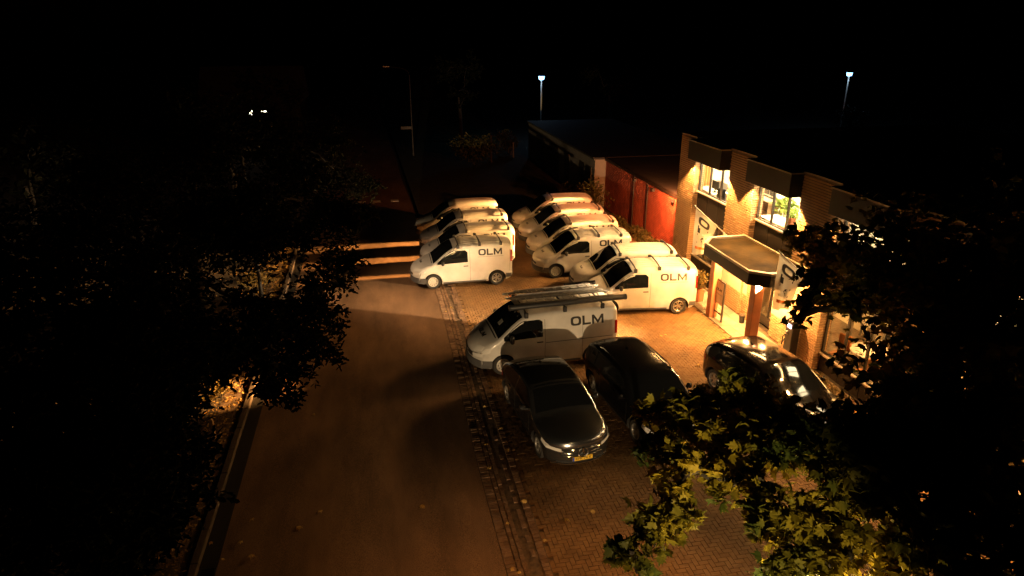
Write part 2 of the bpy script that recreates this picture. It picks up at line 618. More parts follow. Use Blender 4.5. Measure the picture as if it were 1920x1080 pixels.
def lettering(name, quads, fn, parent, m=M_DECAL):
    """maps flat quads through fn(u, v, offset) and gives the film a little thickness"""
    b = MB()
    for q in quads:
        top = [fn(u, v, 0.004) for u, v in q]
        bot = [fn(u, v, -0.004) for u, v in q]
        b.add(top + bot, [(0, 1, 2, 3), (7, 6, 5, 4), (0, 4, 5, 1), (1, 5, 6, 2), (2, 6, 7, 3), (3, 7, 4, 0)])
    return b.build(name, m, parent)

def font_text(name, body, size, m, parent, mtx, align='CENTER'):
    cu = bpy.data.curves.new(name + '_curve', 'FONT')
    cu.body = body
    cu.size = size
    cu.align_x = align
    cu.align_y = 'CENTER'
    cu.extrude = 0.002
    t = bpy.data.objects.new(name + '_tmp', cu)
    COL.objects.link(t)
    dg = bpy.context.evaluated_depsgraph_get()
    me = bpy.data.meshes.new_from_object(t.evaluated_get(dg))
    bpy.data.objects.remove(t)
    me.materials.clear()
    me.materials.append(m)
    me.transform(mtx)
    return link(name, me, parent)

# ================================================================== vehicles
def curve(pts):
    xs = np.array([p[0] for p in pts], float); ys = np.array([p[1] for p in pts], float)
    d = np.diff(ys) / np.diff(xs)
    m = np.zeros(len(xs)); m[0] = d[0]; m[-1] = d[-1]
    for i in range(1, len(xs) - 1):
        m[i] = 0 if d[i - 1] * d[i] <= 0 else 2 * d[i - 1] * d[i] / (d[i - 1] + d[i])
    def f(x):
        x = min(max(x, xs[0]), xs[-1])
        i = min(int(np.searchsorted(xs, x, side='right')) - 1, len(xs) - 2)
        h = xs[i + 1] - xs[i]; t = (x - xs[i]) / h
        return float((2 * t**3 - 3 * t**2 + 1) * ys[i] + (t**3 - 2 * t**2 + t) * h * m[i] + (-2 * t**3 + 3 * t**2) * ys[i + 1] + (t**3 - t**2) * h * m[i + 1])
    return f

class Body:
    """a car shell: width and height by station, tumblehome above the belt, rounded roof edges, noses rounded in plan"""
    def __init__(s, top, bot, wid, belt, tumble, rad, crown, cf, cr, axles, rw):
        s.top, s.bot, s.wid, s.belt, s.rad, s.crown = curve(top), curve(bot), curve(wid), curve(belt), curve(rad), curve(crown)
        s.tumble, s.cf, s.cr, s.axles, s.rw = tumble, cf, cr, axles, rw
        s.xr, s.xf = top[0][0], top[-1][0]
        s.W0 = max(p[1] for p in wid)
    def side(s, x, z):
        zb = s.bot(x)
        w = s.wid(x)
        zs = zb + 0.32
        if z < zs:
            w -= 0.055 * ((zs - z) / 0.32) ** 2
        w -= 0.012 * math.exp(-((z - 0.62) / 0.10) ** 2)            # a shallow waist line
        zl = s.belt(x)
        if z > zl:
            w -= s.tumble * (z - zl) + 0.10 * (z - zl) ** 2
        for ax in s.axles:
            d = math.hypot(x - ax, z - s.rw)
            w += 0.022 * math.exp(-((d - s.rw - 0.07) / 0.09) ** 2)
        return w
    def edge(s, x):
        ze = s.top(x) - s.crown(x)
        r = min(s.rad(x), 0.45 * (ze - s.bot(x)))
        we = s.side(x, ze - r)
        return ze, r, we
    def W(s, x, z):
        ze, r, we = s.edge(x)
        if z <= ze - r:
            return s.side(x, z)
        q = min((z - (ze - r)) / r, 1.0)
        return we - r + r * math.sqrt(max(0, 1 - q * q))
    def T(s, x, y):
        ze, r, we = s.edge(x)
        a = abs(y)
        f = max(we - r, 0.01)
        if a <= f:
            return s.top(x) - s.crown(x) * (a / f) ** 2
        q = min((a - f) / r, 1.0)
        return ze - r + r * math.sqrt(max(0, 1 - q * q))
    def D(s, p):
        x, y, z = p
        k = min(abs(y) / s.W0, 1.1) ** 2.6
        a = max(0.0, min(1.0, (x - (s.xf - 1.0)) / 1.0))
        b = max(0.0, min(1.0, ((s.xr + 0.7) - x) / 0.7))
        return (x - s.cf * k * a * a + s.cr * k * b * b, y, z)
    def shell(s, n=64, m=6, levels=13, arc=5):
        xs = list(np.linspace(s.xr + 0.06, s.xf - 0.06, n))
        st = [(s.xr, 0.045), (s.xr + 0.015, 0.016), (s.xr + 0.035, 0.004)] + [(x, 0) for x in xs] + [(s.xf - 0.035, 0.004), (s.xf - 0.015, 0.016), (s.xf, 0.045)]
        verts, rows_all = [], []
        for x, ins in st:
            zb = s.bot(x); ze, r, we = s.edge(x)
            rows = [(s.side(x, zb) - 0.03, zb)]
            for z in np.linspace(zb + 0.02, ze - r, levels):
                rows.append((s.side(x, z), z))
            for k in range(1, arc + 1):
                a = math.pi / 2 * k / arc
                rows.append((we - r + r * math.cos(a), ze - r + r * math.sin(a)))
            if ins:
                zm = (zb + ze) / 2; hz = (ze - zb) / 2
                rows = [(y * (1 - ins / max(y, .1)) if y > .1 else y, zm + (z - zm) * (1 - ins / hz)) for y, z in rows]
            rows_all.append((x, rows, ins))
        nr = len(rows_all[0][1])
        ring_n = None
        rings = []
        for x, rows, ins in rows_all:
            yb, zb = rows[0]; yt, zt = rows[-1]
            cr_ = s.crown(x)
            half = [(yb * j / m, zb) for j in range(m)] + rows[:-1] + [(yt * j / m, zt + cr_ * (1 - (j / m) ** 2)) for j in range(m, -1, -1)]
            full = half + [(-y, z) for y, z in half[-2:0:-1]]
            rings.append([s.D((x, y, z)) for y, z in full])
        ring_n = len(rings[0])
        v = [p for r_ in rings for p in r_]
        f = []
        for i in range(len(rings) - 1):
            for k in range(ring_n):
                a, b = i * ring_n + k, i * ring_n + (k + 1) % ring_n
                f.append((a, b, b + ring_n, a + ring_n))
        # end caps as filled grids so that they follow the plan curve
        H = m + nr - 1 + m + 1
        for end, base in ((0, 0), (1, (len(rings) - 1) * ring_n)):
            x, rows, ins = rows_all[0 if end == 0 else -1]
            grid = []
            for i in range(nr):
                y, z = rows[i]
                row = []
                for j in range(-m, m + 1):
                    if i == 0:
                        idx = base + (j if j >= 0 else (ring_n + j))
                    elif i == nr - 1:
                        top0 = m + nr - 1 + m           # index of the top centre
                        idx = base + top0 - j
                    elif j == m:
                        idx = base + m + i
                    elif j == -m:
                        idx = base + ring_n - (m + i)
                    else:
                        v.append(s.D((x, y * j / m, z)))
                        idx = len(v) - 1
                    row.append(idx)
                grid.append(row)
            for i in range(nr - 1):
                for j in range(2 * m):
                    q = (grid[i][j], grid[i][j + 1], grid[i + 1][j + 1], grid[i + 1][j])
                    f.append(q if end == 1 else q[::-1])
        me = bpy.data.meshes.new('shell')
        me.from_pydata(v, [], f)
        bm = bmesh.new(); bm.from_mesh(me)
        bmesh.ops.remove_doubles(bm, verts=bm.verts, dist=1e-5)
        bmesh.ops.recalc_face_normals(bm, faces=bm.faces)
        bm.to_mesh(me); bm.free()
        return me
    def body_mesh(s, name, paint):
        me = s.shell()
        me.materials.append(paint)
        o = bpy.data.objects.new('tmp_shell', me); COL.objects.link(o)
        c = MB()
        for ax in s.axles:
            for sg in (1, -1):
                y0, y1 = s.W0 - 0.27, s.W0 + 0.25
                pr = [(0.001, y0), (s.rw + 0.055, y0), (s.rw + 0.055, y1), (0.001, y1)]
                b = MB(); b.lathe(pr, 36, 'y', (ax, 0, s.rw))
                vv = [(p[0], p[1] * sg, p[2]) for p in b.v]
                c.add(vv, b.f if sg == 1 else [q[::-1] for q in b.f])
        cm = c.mesh('tmp_cut', M_BLACK)
        bm = bmesh.new(); bm.from_mesh(cm)
        bmesh.ops.remove_doubles(bm, verts=bm.verts, dist=0.003)
        bmesh.ops.recalc_face_normals(bm, faces=bm.faces)
        bm.to_mesh(cm); bm.free()
        k = bpy.data.objects.new('tmp_cutter', cm); COL.objects.link(k)
        md = o.modifiers.new('b', 'BOOLEAN'); md.operation = 'DIFFERENCE'; md.object = k; md.solver = 'EXACT'; md.material_mode = 'TRANSFER'
        dg = bpy.context.evaluated_depsgraph_get()
        out = bpy.data.meshes.new_from_object(o.evaluated_get(dg))
        bpy.data.objects.remove(o); bpy.data.objects.remove(k)
        out.name = name
        out.shade_smooth(); out.set_sharp_from_angle(angle=R(38))
        return out
    # --- surface maps, each with an outward offset
    def off(s, fn, u, v, d):
        e = 0.004
        p = Vector(fn(u, v)); pu = Vector(fn(u + e, v)) - p; pv = Vector(fn(u, v + e)) - p
        n = pu.cross(pv)
        if n.length < 1e-12:
            n = Vector((0, 0, 1))
        n.normalize()
        if n.dot(p - Vector((p.x * 0.75, 0, 0.75))) < 0:
            n = -n
        return s.D(p + n * d)
    def on_side(s, sg):
        return lambda x, z: (x, sg * s.W(x, z), z)
    def on_top(s):
        return lambda x, y: (x, y, s.T(x, y))
    def on_front(s):
        return lambda y, z: (s.xf, y, z)
    def on_rear(s):
        return lambda y, z: (s.xr, y, z)
    def patch(s, fn, pts, d=0.005, skirt=0.012, bm=None):
        """pts = rows of (u,v) making a grid; a panel standing d proud of the skin with its own turned-in rim"""
        b = bm or MB()
        nr, nc = len(pts), len(pts[0])
        v = [s.off(fn, u, w, d) for r_ in pts for u, w in r_]
        f = [(i * nc + j, i * nc + j + 1, (i + 1) * nc + j + 1, (i + 1) * nc + j) for i in range(nr - 1) for j in range(nc - 1)]
        loop = [j for j in range(nc)] + [i * nc + nc - 1 for i in range(1, nr)] + [(nr - 1) * nc + j for j in range(nc - 2, -1, -1)] + [i * nc for i in range(nr - 2, 0, -1)]
        flat = [p for r_ in pts for p in r_]
        low = [s.off(fn, *flat[i], d - skirt) for i in loop]
        base = len(v)
        v += low
        L = len(loop)
        for i in range(L):
            f.append((loop[i], base + i, base + (i + 1) % L, loop[(i + 1) % L]))
        return b.add(v, f)

def between(x0, x1, lo, hi, n=10, m=5):
    """grid between two curves lo(x), hi(x)"""
    xs = np.linspace(x0, x1, n)
    return [[(float(x), float(lo(x) + (hi(x) - lo(x)) * t)) for x in xs] for t in np.linspace(0, 1, m)]

def wheel_parts(root, axles, W0, rw, style, wd=0.20, inset=0.035):
    made = {}
    for ax in axles:
        for sg in (1, -1):
            st = style[axles.index(ax)]
            key = st
            if key not in made:
                h = wd / 2
                t = MB().lathe([(rw * 0.60, -h * 0.9), (rw * 0.90, -h), (rw * 0.985, -h * 0.75), (rw, -h * 0.3), (rw, h * 0.3), (rw * 0.985, h * 0.75), (rw * 0.91, h), (rw * 0.66, h * 0.93), (rw * 0.645, h * 0.75)], 30, 'y')
                r = MB()
                if st == 'spoke':
                    r.lathe([(rw * 0.60, h * 0.45), (rw * 0.655, h * 0.9), (rw * 0.63, h * 1.0), (rw * 0.58, h * 0.9), (rw * 0.56, h * 0.2)], 30, 'y')
                    r.lathe([(0.001, h * 0.82), (rw * 0.13, h * 0.85), (rw * 0.17, h * 0.7), (rw * 0.17, h * 0.1)], 16, 'y')
                    for k in range(10):
                        a = 2 * math.pi * (k // 2) / 5 + (0.13 if k % 2 else -0.13)
                        a2 = 2 * math.pi * (k // 2) / 5 + (0.24 if k % 2 else -0.24)
                        c0, c1 = Vector((math.cos(a), 0, math.sin(a))), Vector((math.cos(a2), 0, math.sin(a2)))
                        n0 = Vector((-math.sin(a), 0, math.cos(a)))
                        wq = rw * 0.05
                        p0, p1 = c0 * rw * 0.12, c1 * rw * 0.6
                        q = []
                        for p, hy in ((p0, h * 0.75), (p1, h * 0.82)):
                            for sgn in (-1, 1):
                                q.append(p + n0 * wq * sgn + Vector((0, hy, 0)))
                                q.append(p + n0 * wq * sgn + Vector((0, hy - 0.03, 0)))
                        r.add([x[:] for x in q], [(0, 2, 6, 4), (1, 5, 7, 3), (0, 4, 5, 1), (2, 3, 7, 6)])
                    r.m = 1
                    r.lathe([(0.001, h * 0.1), (rw * 0.62, h * 0.1)], 24, 'y')
                else:
                    r.lathe([(0.001, h * 0.80), (rw * 0.20, h * 0.84), (rw * 0.24, h * 0.62), (rw * 0.40, h * 0.55), (rw * 0.50, h * 0.80), (rw * 0.60, h * 0.74), (rw * 0.655, h * 0.98), (rw * 0.63, h * 0.7)], 30, 'y')
                    r.m = 1
                    for k in range(10):
                        a = 2 * math.pi * k / 10
                        r.lathe([(0.001, h * 0.88), (rw * 0.045, h * 0.88), (rw * 0.045, h * 0.5)], 8, 'y', (math.cos(a) * rw * 0.47, 0, math.sin(a) * rw * 0.47))
                made[key] = (t.mesh('tyre', M_RUBBER, 40), r.mesh('wheel_rim', [M_RIM if st == 'spoke' else M_STEEL, M_BLACK], 40))
            tm, rm = made[key]
            w = link('wheel', tm, root, (ax, sg * (W0 - wd / 2 - inset), rw), (0, 0, 0 if sg > 0 else math.pi))
            link('rim', rm, w)

def roof_bar(root, body, x, tall=0.13, m=M_DARKSTEEL, foot=True, span=None):
    ze, r, we = body.edge(x)
    y = (span or (we - r * 0.45))
    z = body.T(x, y)
    b = MB()
    zt_ = max(z, body.top(x)) + tall * 0.55
    b.tube([(x, -y, z + tall * 0.8), (x, -y * 0.55, zt_), (x, y * 0.55, zt_), (x, y, z + tall * 0.8)], 0.028, 8)
    o = b.build('roof_bar', M_DARKSTEEL, root, smooth=40)
    for sg in (1, -1):
        f = MB().box(x - 0.06, x + 0.06, sg * y - 0.04, sg * y + 0.04, z - 0.03, z + tall * 0.8 + 0.02, 0.015)
        f.build('bar_foot', m, o)
    return o

def mirror_pair(root, body, x, z, m, size=(0.12, 0.20, 0.17)):
    for sg in (1, -1):
        y = sg * (body.W(x, z) + 0.02)
        b = MB()
        dx, dy, dz = size
        b.box(x - dx / 2, x + dx / 2, min(y + sg * 0.03, y + sg * dy), max(y + sg * 0.03, y + sg * dy), z, z + dz, 0.035)
        b.box(x - 0.03, x + 0.03, min(y - sg * 0.04, y + sg * 0.06), max(y - sg * 0.04, y + sg * 0.06), z + 0.0, z + 0.05)
        b.build('mirror', m, root, smooth=40)

def plate(root, body, z, text, front=True, back=True):
    for fr in ([True] if front else []) + ([False] if back else []):
        x = body.xf + 0.012 if fr else body.xr - 0.012
        b = MB().box(min(x, x - 0.02), max(x, x - 0.02) if fr else x + 0.02, -0.26, 0.26, z - 0.055, z + 0.055, 0.004)
        o = b.build('number_plate', M_YPLATE, root)
        s_ = 1 if fr else -1
        xb = x + 0.003 * s_
        MB().box(min(x, xb), max(x, xb), *(sorted((-0.26 * s_, -0.215 * s_))), z - 0.052, z + 0.052).build('country_band', M_BLUE, o)
        if text:
            mt = Matrix(((0, 0, s_, xb), (s_, 0, 0, 0.02 * s_), (0, 1, 0, z), (0, 0, 0, 1)))
            font_text('plate_lettering', text, 0.105, M_DECAL, o, mt)

def hood_word(root, body, x, h=0.13, rot=0):
    """small OLM lettering lying on the bonnet, read from the front"""
    q, w = word_quads('OLM', h)
    fn0 = body.on_top()
    return lettering('bonnet_lettering', q, lambda u, v, d: body.off(fn0, x + (-v if rot else v) * -1.0, (u - w / 2), d) if rot else body.off(fn0, x - v, (u - w / 2), d), root)

def side_word(root, body, xs, z, h, sg):
    q, w = word_quads('OLM', h)
    fn0 = body.on_side(sg)
    # seen from outside: on the left flank the front is to the left, so reading runs rearward
    return lettering('side_lettering', q, lambda u, v, d: body.off(fn0, (xs - u) if sg > 0 else (xs - w + u), z + v, d), root)

def roundel(root, body, z, r, m=M_CHROME):
    b = MB()
    x = body.xf
    b.lathe([(r * 0.82, x + 0.004), (r, x + 0.004), (r, x + 0.022), (r * 0.82, x + 0.022), (r * 0.82, x + 0.004)], 24, 'x', (0, 0, 0))
    vv = [(px, py, pz + z) for px, py, pz in b.v]
    bb = MB().add(vv, b.f)
    for ch, oy, oz in (('V', 0, 0.08), ('W', 0, -0.78)):
        q, w = glyph_polys(ch)
        for quad in q:
            pts = [((px - w / 2) * r * 0.8, (py + oz) * r * 0.85 + z) for px, py in quad]
            bb.add([(x + 0.016, y, zz) for y, zz in pts] + [(x, y, zz) for y, zz in pts], [(0, 1, 2, 3), (7, 6, 5, 4), (0, 4, 5, 1), (1, 5, 6, 2), (2, 6, 7, 3), (3, 7, 4, 0)])
    return bb.build('emblem', m, root)

def common_glazing(root, B, ws, sw, rear, sidewins, m=M_GLASS, shrink=0.06):
    """ws = (x_bottom, x_top) of the windscreen, rear = (x0, x1) of a sloping rear window or None"""
    fn = B.on_top()
    def grid(xa, xb, n=9, k=11, ins=shrink):
        rows = []
        for x in np.linspace(xa, xb, n):
            ze, r, we = B.edge(float(x))
            half = we - r * 0.55 - ins
            rows.append([(float(x), float(t) * half) for t in np.linspace(-1, 1, k)])
        return rows
    B.patch(fn, grid(*ws), 0.004).build('windscreen', m, root, smooth=50)
    if rear:
        B.patch(fn, grid(*rear), 0.004).build('rear_window', m, root, smooth=50)
    for x0, x1, lo, hi in sidewins:
        for sg in (1, -1):
            B.patch(B.on_side(sg), between(x0, x1, lo, hi, 14, 6), 0.004).build('side_window', m, root, smooth=50)

def rounded(lo, hi, x0, x1, r):
    """eases a top curve down at its ends so that a pane gets rounded corners"""
    def f(x):
        h = hi(x) - lo(x)
        d = min(x - x0, x1 - x)
        if d < r:
            k = 1 - max(d, 0) / r
            return hi(x) - r * (1 - math.sqrt(max(0, 1 - k * k))) * min(1, h / (2 * r))
        return hi(x)
    return f

# ------------------------------------------------------------------ small panel van (white, OLM)
def make_van():
    root = thing('panel_van', (0, 0, 0), '', 'van')
    B = Body(
        top=[(-2.09, 1.64), (-2.02, 1.75), (-1.55, 1.805), (-0.6, 1.825), (0.1, 1.80), (0.45, 1.73), (0.75, 1.57), (1.32, 1.13), (1.45, 1.075), (1.75, 0.995), (2.02, 0.885), (2.14, 0.79), (2.20, 0.68)],
        bot=[(-2.09, 0.36), (-1.85, 0.24), (-1.0, 0.20), (1.0, 0.20), (1.8, 0.22), (2.20, 0.26)],
        wid=[(-2.09, 0.84), (-1.85, 0.885), (-1.0, 0.895), (1.0, 0.895), (1.7, 0.88), (2.2, 0.83)],
        belt=[(-2.2, 1.02), (1.2, 1.02), (2.2, 1.0)], tumble=0.10,
        rad=[(-2.2, 0.17), (0.2, 0.18), (0.8, 0.14), (1.4, 0.12), (1.9, 0.17), (2.2, 0.2)],
        crown=[(-2.2, 0.03), (0.3, 0.05), (1.3, 0.05), (2.2, 0.05)], cf=0.42, cr=0.10, axles=(1.33, -1.35), rw=0.32)
    link('body', B.body_mesh('van_body', M_WHITE), root)
    lo = lambda x: 1.075 + 0.03 * (1 - x)
    hi0 = lambda x: min(1.60, B.top(x) - 0.115)
    x0, x1 = -0.13, 1.13
    hi = lambda x: max(lo(x) + 0.01, rounded(lo, hi0, x0, 5, 0.09)(x))
    common_glazing(root, B, (1.30, 0.46), None, None, [(x0, x1, lo, hi)])
    # front doors with their handles
    dl = lambda x: 0.36 + 0.0 * x
    dh = lambda x: 1.055
    for sg in (1, -1):
        arch = lambda x: 0.36 if x < 0.92 else 0.36 + max(0, (x - 0.92)) * 2.2
        d = B.patch(B.on_side(sg), between(-0.20, 1.06, arch, lambda x: lo(x) - 0.012, 18, 10), 0.005, 0.006).build('door', M_WHITE, root, smooth=50)
        B.patch(B.on_side(sg), between(-0.14, 0.06, lambda x: 0.93, lambda x: 0.965, 6, 3), 0.022, 0.02).build('door_handle', M_BLACK, d)
        # sill strip, side rub strip and rear corner lamps
        B.patch(B.on_side(sg), between(-0.90, 0.92, lambda x: 0.215, lambda x: 0.285, 14, 3), 0.006).build('sill', M_PLASTIC, root, smooth=50)
        B.patch(B.on_side(sg), between(-2.08, -1.99, lambda x: 1.02, lambda x: 1.50, 4, 8), 0.006).build('tail_light', M_REDLENS, root, smooth=50)
        B.patch(B.on_side(sg), between(-2.06, -1.76, lambda x: 0.34, lambda x: 0.50 + 0.03 * math.sin(x * 3), 8, 4), 0.012).build('rear_corner_bumper', M_PLASTIC, root, smooth=50)
        # head lamp wrapping the corner
        h = MB()
        B.patch(B.on_side(sg), between(1.78, 2.185, lambda x: 0.69 + 0.10 * (2.19 - x), lambda x: max(min(0.80 + 0.16 * (2.19 - x), B.top(x) - 0.10), 0.70 + 0.10 * (2.19 - x)), 10, 5), 0.010, bm=h)
        B.patch(B.on_front(), [[(sg * (0.47 + 0.36 * u), 0.56 + 0.08 * u + (0.11 + 0.02 * u) * w) for u in np.linspace(0, 1, 7)] for w in np.linspace(0, 1, 5)], 0.010, bm=h)
        fn = B.on_top()
        B.patch(fn, [[(2.03 + 0.15 * w - 0.10 * u, sg * (0.45 + 0.30 * u)) for u in np.linspace(0, 1, 7)] for w in np.linspace(0, 1, 5)], 0.008, bm=h)
        h.build('headlight', M_LAMPGLASS, root, smooth=50)
    # bumper, grille, badge
    b = MB()
    B.patch(B.on_front(), [[(y, z) for y in np.linspace(-0.80, 0.80, 17)] for z in np.linspace(0.27, 0.50, 5)], 0.03, 0.04, bm=b)
    for sg in (1, -1):
        B.patch(B.on_side(sg), between(1.74, 2.19, lambda x: 0.26, lambda x: 0.50, 8, 4), 0.014, 0.02, bm=b)
    b.build('front_bumper', M_PLASTIC, root, smooth=50)
    B.patch(B.on_front(), [[(y, z) for y in np.linspace(-0.46, 0.46, 9)] for z in np.linspace(0.555, 0.645, 3)], 0.008).build('grille', M_BLACK, root)
    roundel(root, B, 0.60, 0.062)
    plate(root, B, 0.40, '', front=True, back=False)
    B.patch(B.on_rear(), [[(y, z) for y in np.linspace(-0.72, 0.72, 11)] for z in np.linspace(0.40, 0.58, 3)], 0.02, 0.03).build('rear_bumper', M_PLASTIC, root, smooth=50)
    B.patch(B.on_rear(), [[(sg_, z) for sg_ in (-0.012, 0.012)] for z in np.linspace(0.6, 1.5, 8)], 0.004).build('rear_door_gap', M_BLACK, root)
    # pressed beads along the roof
    for yb in (-0.42, -0.21, 0.0, 0.21, 0.42):
        B.patch(B.on_top(), [[(float(x), yb + q) for x in np.linspace(-1.9, 0.05, 14)] for q in (-0.022, 0.0, 0.022)], 0.009, 0.012).build('roof_bead', M_WHITE, root, smooth=60)
    # wipers and bonnet gap
    B.patch(B.on_top(), [[(1.335, y), (1.365, y)] for y in np.linspace(-0.66, 0.66, 12)], 0.006).build('cowl', M_BLACK, root)
    mirror_pair(root, B, 0.92, 1.06, M_BLACK)
    for sg in (1, -1):
        side_word(root, B, -0.58, 1.35, 0.265, sg)
        # fine grey line under the name
        q = []
        x = 0.0
        rr = random.Random(3)
        while x < 1.05:
            w = rr.uniform(0.03, 0.05)
            q.append([(x, 0), (x + w, 0), (x + w, 0.035), (x, 0.035)])
            x += w + 0.012
        fn0 = B.on_side(sg)
        lettering('small_lettering', q, lambda u, v, d, sg=sg, fn0=fn0: B.off(fn0, -0.55 - u if sg > 0 else -1.6 + u, 1.275 + v, d * 0.8), root, M_GREYDECAL)
        # panel seam around the load bay window pressing
        for x0_, x1_, z0_, z1_ in ((-0.225, -0.215, 0.30, 1.62), (-1.97, -1.96, 0.62, 1.55)):
            B.patch(B.on_side(sg), between(x0_, x1_, lambda x: z0_, lambda x: z1_, 2, 14), 0.003, 0.004).build('panel_seam', M_PLASTIC, root)
    hood_word(root, B, 1.80, 0.09)
    wheel_parts(root, B.axles, 0.895, 0.32, ['steel', 'spoke'])
    return root, B

# ------------------------------------------------------------------ larger transporter van with ladders
def make_transporter():
    root = thing('panel_van', (0, 0, 0), 'largest white van with ladders on its roof rack', 'van')
    B = Body(
        top=[(-2.30, 1.80), (-2.24, 1.90), (-1.7, 1.945), (-0.4, 1.965), (0.55, 1.94), (0.85, 1.86), (1.15, 1.68), (1.68, 1.26), (1.82, 1.195), (2.12, 1.08), (2.32, 0.95), (2.42, 0.82), (2.46, 0.68)],
        bot=[(-2.30, 0.38), (-2.05, 0.26), (-1.0, 0.21), (1.2, 0.21), (2.0, 0.24), (2.46, 0.28)],
        wid=[(-2.30, 0.90), (-2.05, 0.945), (-1.0, 0.952), (1.2, 0.952), (2.0, 0.93), (2.46, 0.87)],
        belt=[(-2.48, 1.08), (2.46, 1.08)], tumble=0.11,
        rad=[(-2.48, 0.15), (0.5, 0.16), (1.2, 0.14), (1.8, 0.12), (2.2, 0.18), (2.46, 0.2)],
        crown=[(-2.48, 0.03), (0.5, 0.05), (2.46, 0.06)], cf=0.38, cr=0.07, axles=(1.52, -1.46), rw=0.34)
    link('body', B.body_mesh('transporter_body', M_WHITE), root)
    lo = lambda x: 1.17 + 0.02 * (1 - x)
    hi0 = lambda x: min(1.73, B.top(x) - 0.12)
    x0, x1 = 0.25, 1.50
    hi = lambda x: max(lo(x) + 0.01, rounded(lo, hi0, x0, 6, 0.07)(x))
    common_glazing(root, B, (1.66, 0.86), None, None, [(x0, x1, lo, hi)])
    for sg in (1, -1):
        arch = lambda x: 0.36 if x < 1.1 else 0.36 + (x - 1.1) * 2.0
        d = B.patch(B.on_side(sg), between(0.20, 1.40, arch, lambda x: lo(x) - 0.012, 16, 9), 0.005, 0.006).build('door', M_WHITE, root, smooth=50)
        B.patch(B.on_side(sg), between(0.25, 0.45, lambda x: 1.0, lambda x: 1.035, 6, 3), 0.022, 0.02).build('door_handle', M_BLACK, d)
        B.patch(B.on_side(sg), between(-2.1, 0.16, lambda x: 0.97, lambda x: 0.985, 18, 2), 0.012, 0.015).build('slide_rail', M_PLASTIC, root)
        B.patch(B.on_side(sg), between(-1.02, 1.06, lambda x: 0.225, lambda x: 0.30, 14, 3), 0.006).build('sill', M_PLASTIC, root, smooth=50)
        B.patch(B.on_side(sg), between(-2.29, -2.19, lambda x: 1.02, lambda x: 1.45, 4, 8), 0.006).build('tail_light', M_REDLENS, root, smooth=50)
        h = MB()
        B.patch(B.on_side(sg), between(2.05, 2.445, lambda x: 0.74 + 0.22 * (2.45 - x), lambda x: max(min(0.88 + 0.24 * (2.45 - x), B.top(x) - 0.10), 0.75 + 0.22 * (2.45 - x)), 10, 5), 0.010, bm=h)
        B.patch(B.on_front(), [[(sg * (0.50 + 0.36 * u), 0.60 + 0.07 * u + 0.12 * w) for u in np.linspace(0, 1, 7)] for w in np.linspace(0, 1, 5)], 0.010, bm=h)
        B.patch(B.on_top(), [[(2.27 + 0.16 * w - 0.08 * u, sg * (0.50 + 0.28 * u)) for u in np.linspace(0, 1, 7)] for w in np.linspace(0, 1, 5)], 0.008, bm=h)
        h.build('headlight', M_LAMPGLASS, root, smooth=50)
    b = MB()
    B.patch(B.on_front(), [[(y, z) for y in np.linspace(-0.84, 0.84, 17)] for z in np.linspace(0.29, 0.54, 5)], 0.03, 0.04, bm=b)
    for sg in (1, -1):
        B.patch(B.on_side(sg), between(1.97, 2.45, lambda x: 0.28, lambda x: 0.54, 8, 4), 0.014, 0.02, bm=b)
    b.build('front_bumper', M_PLASTIC, root, smooth=50)
    B.patch(B.on_front(), [[(y, z) for y in np.linspace(-0.49, 0.49, 9)] for z in np.linspace(0.58, 0.72, 3)], 0.008).build('grille', M_BLACK, root)
    roundel(root, B, 0.65, 0.075)
    plate(root, B, 0.42, '', front=True, back=False)
    B.patch(B.on_top(), [[(1.70, y), (1.735, y)] for y in np.linspace(-0.70, 0.70, 12)], 0.006).build('cowl', M_BLACK, root)
    mirror_pair(root, B, 1.28, 1.14, M_BLACK, (0.13, 0.24, 0.24))
    for sg in (1, -1):
        side_word(root, B, -0.66, 1.42, 0.29, sg)
        for x0_, x1_ in ((0.175, 0.187), (-1.06, -1.05)):
            B.patch(B.on_side(sg), between(x0_, x1_, lambda x: 0.36, lambda x: 1.72, 2, 14), 0.003, 0.004).build('panel_seam', M_PLASTIC, root)
    hood_word(root, B, 2.05, 0.15)
    wheel_parts(root, B.axles, 0.952, 0.34, ['steel', 'steel'])
    # paper on the dashboard behind the glass reads as a pale slip on the windscreen
    B.patch(B.on_top(), [[(1.34 + 0.14 * t, 0.02 + 0.22 * q) for q in (0, 0.5, 1)] for t in (0, 0.5, 1)], 0.006, 0.004).build('paper_slip', M_GREYDECAL, root)
    # roof rack
    for x in (0.75, -0.5, -1.75):
        roof_bar(root, B, x, 0.16, M_DARKSTEEL)
    return root, B

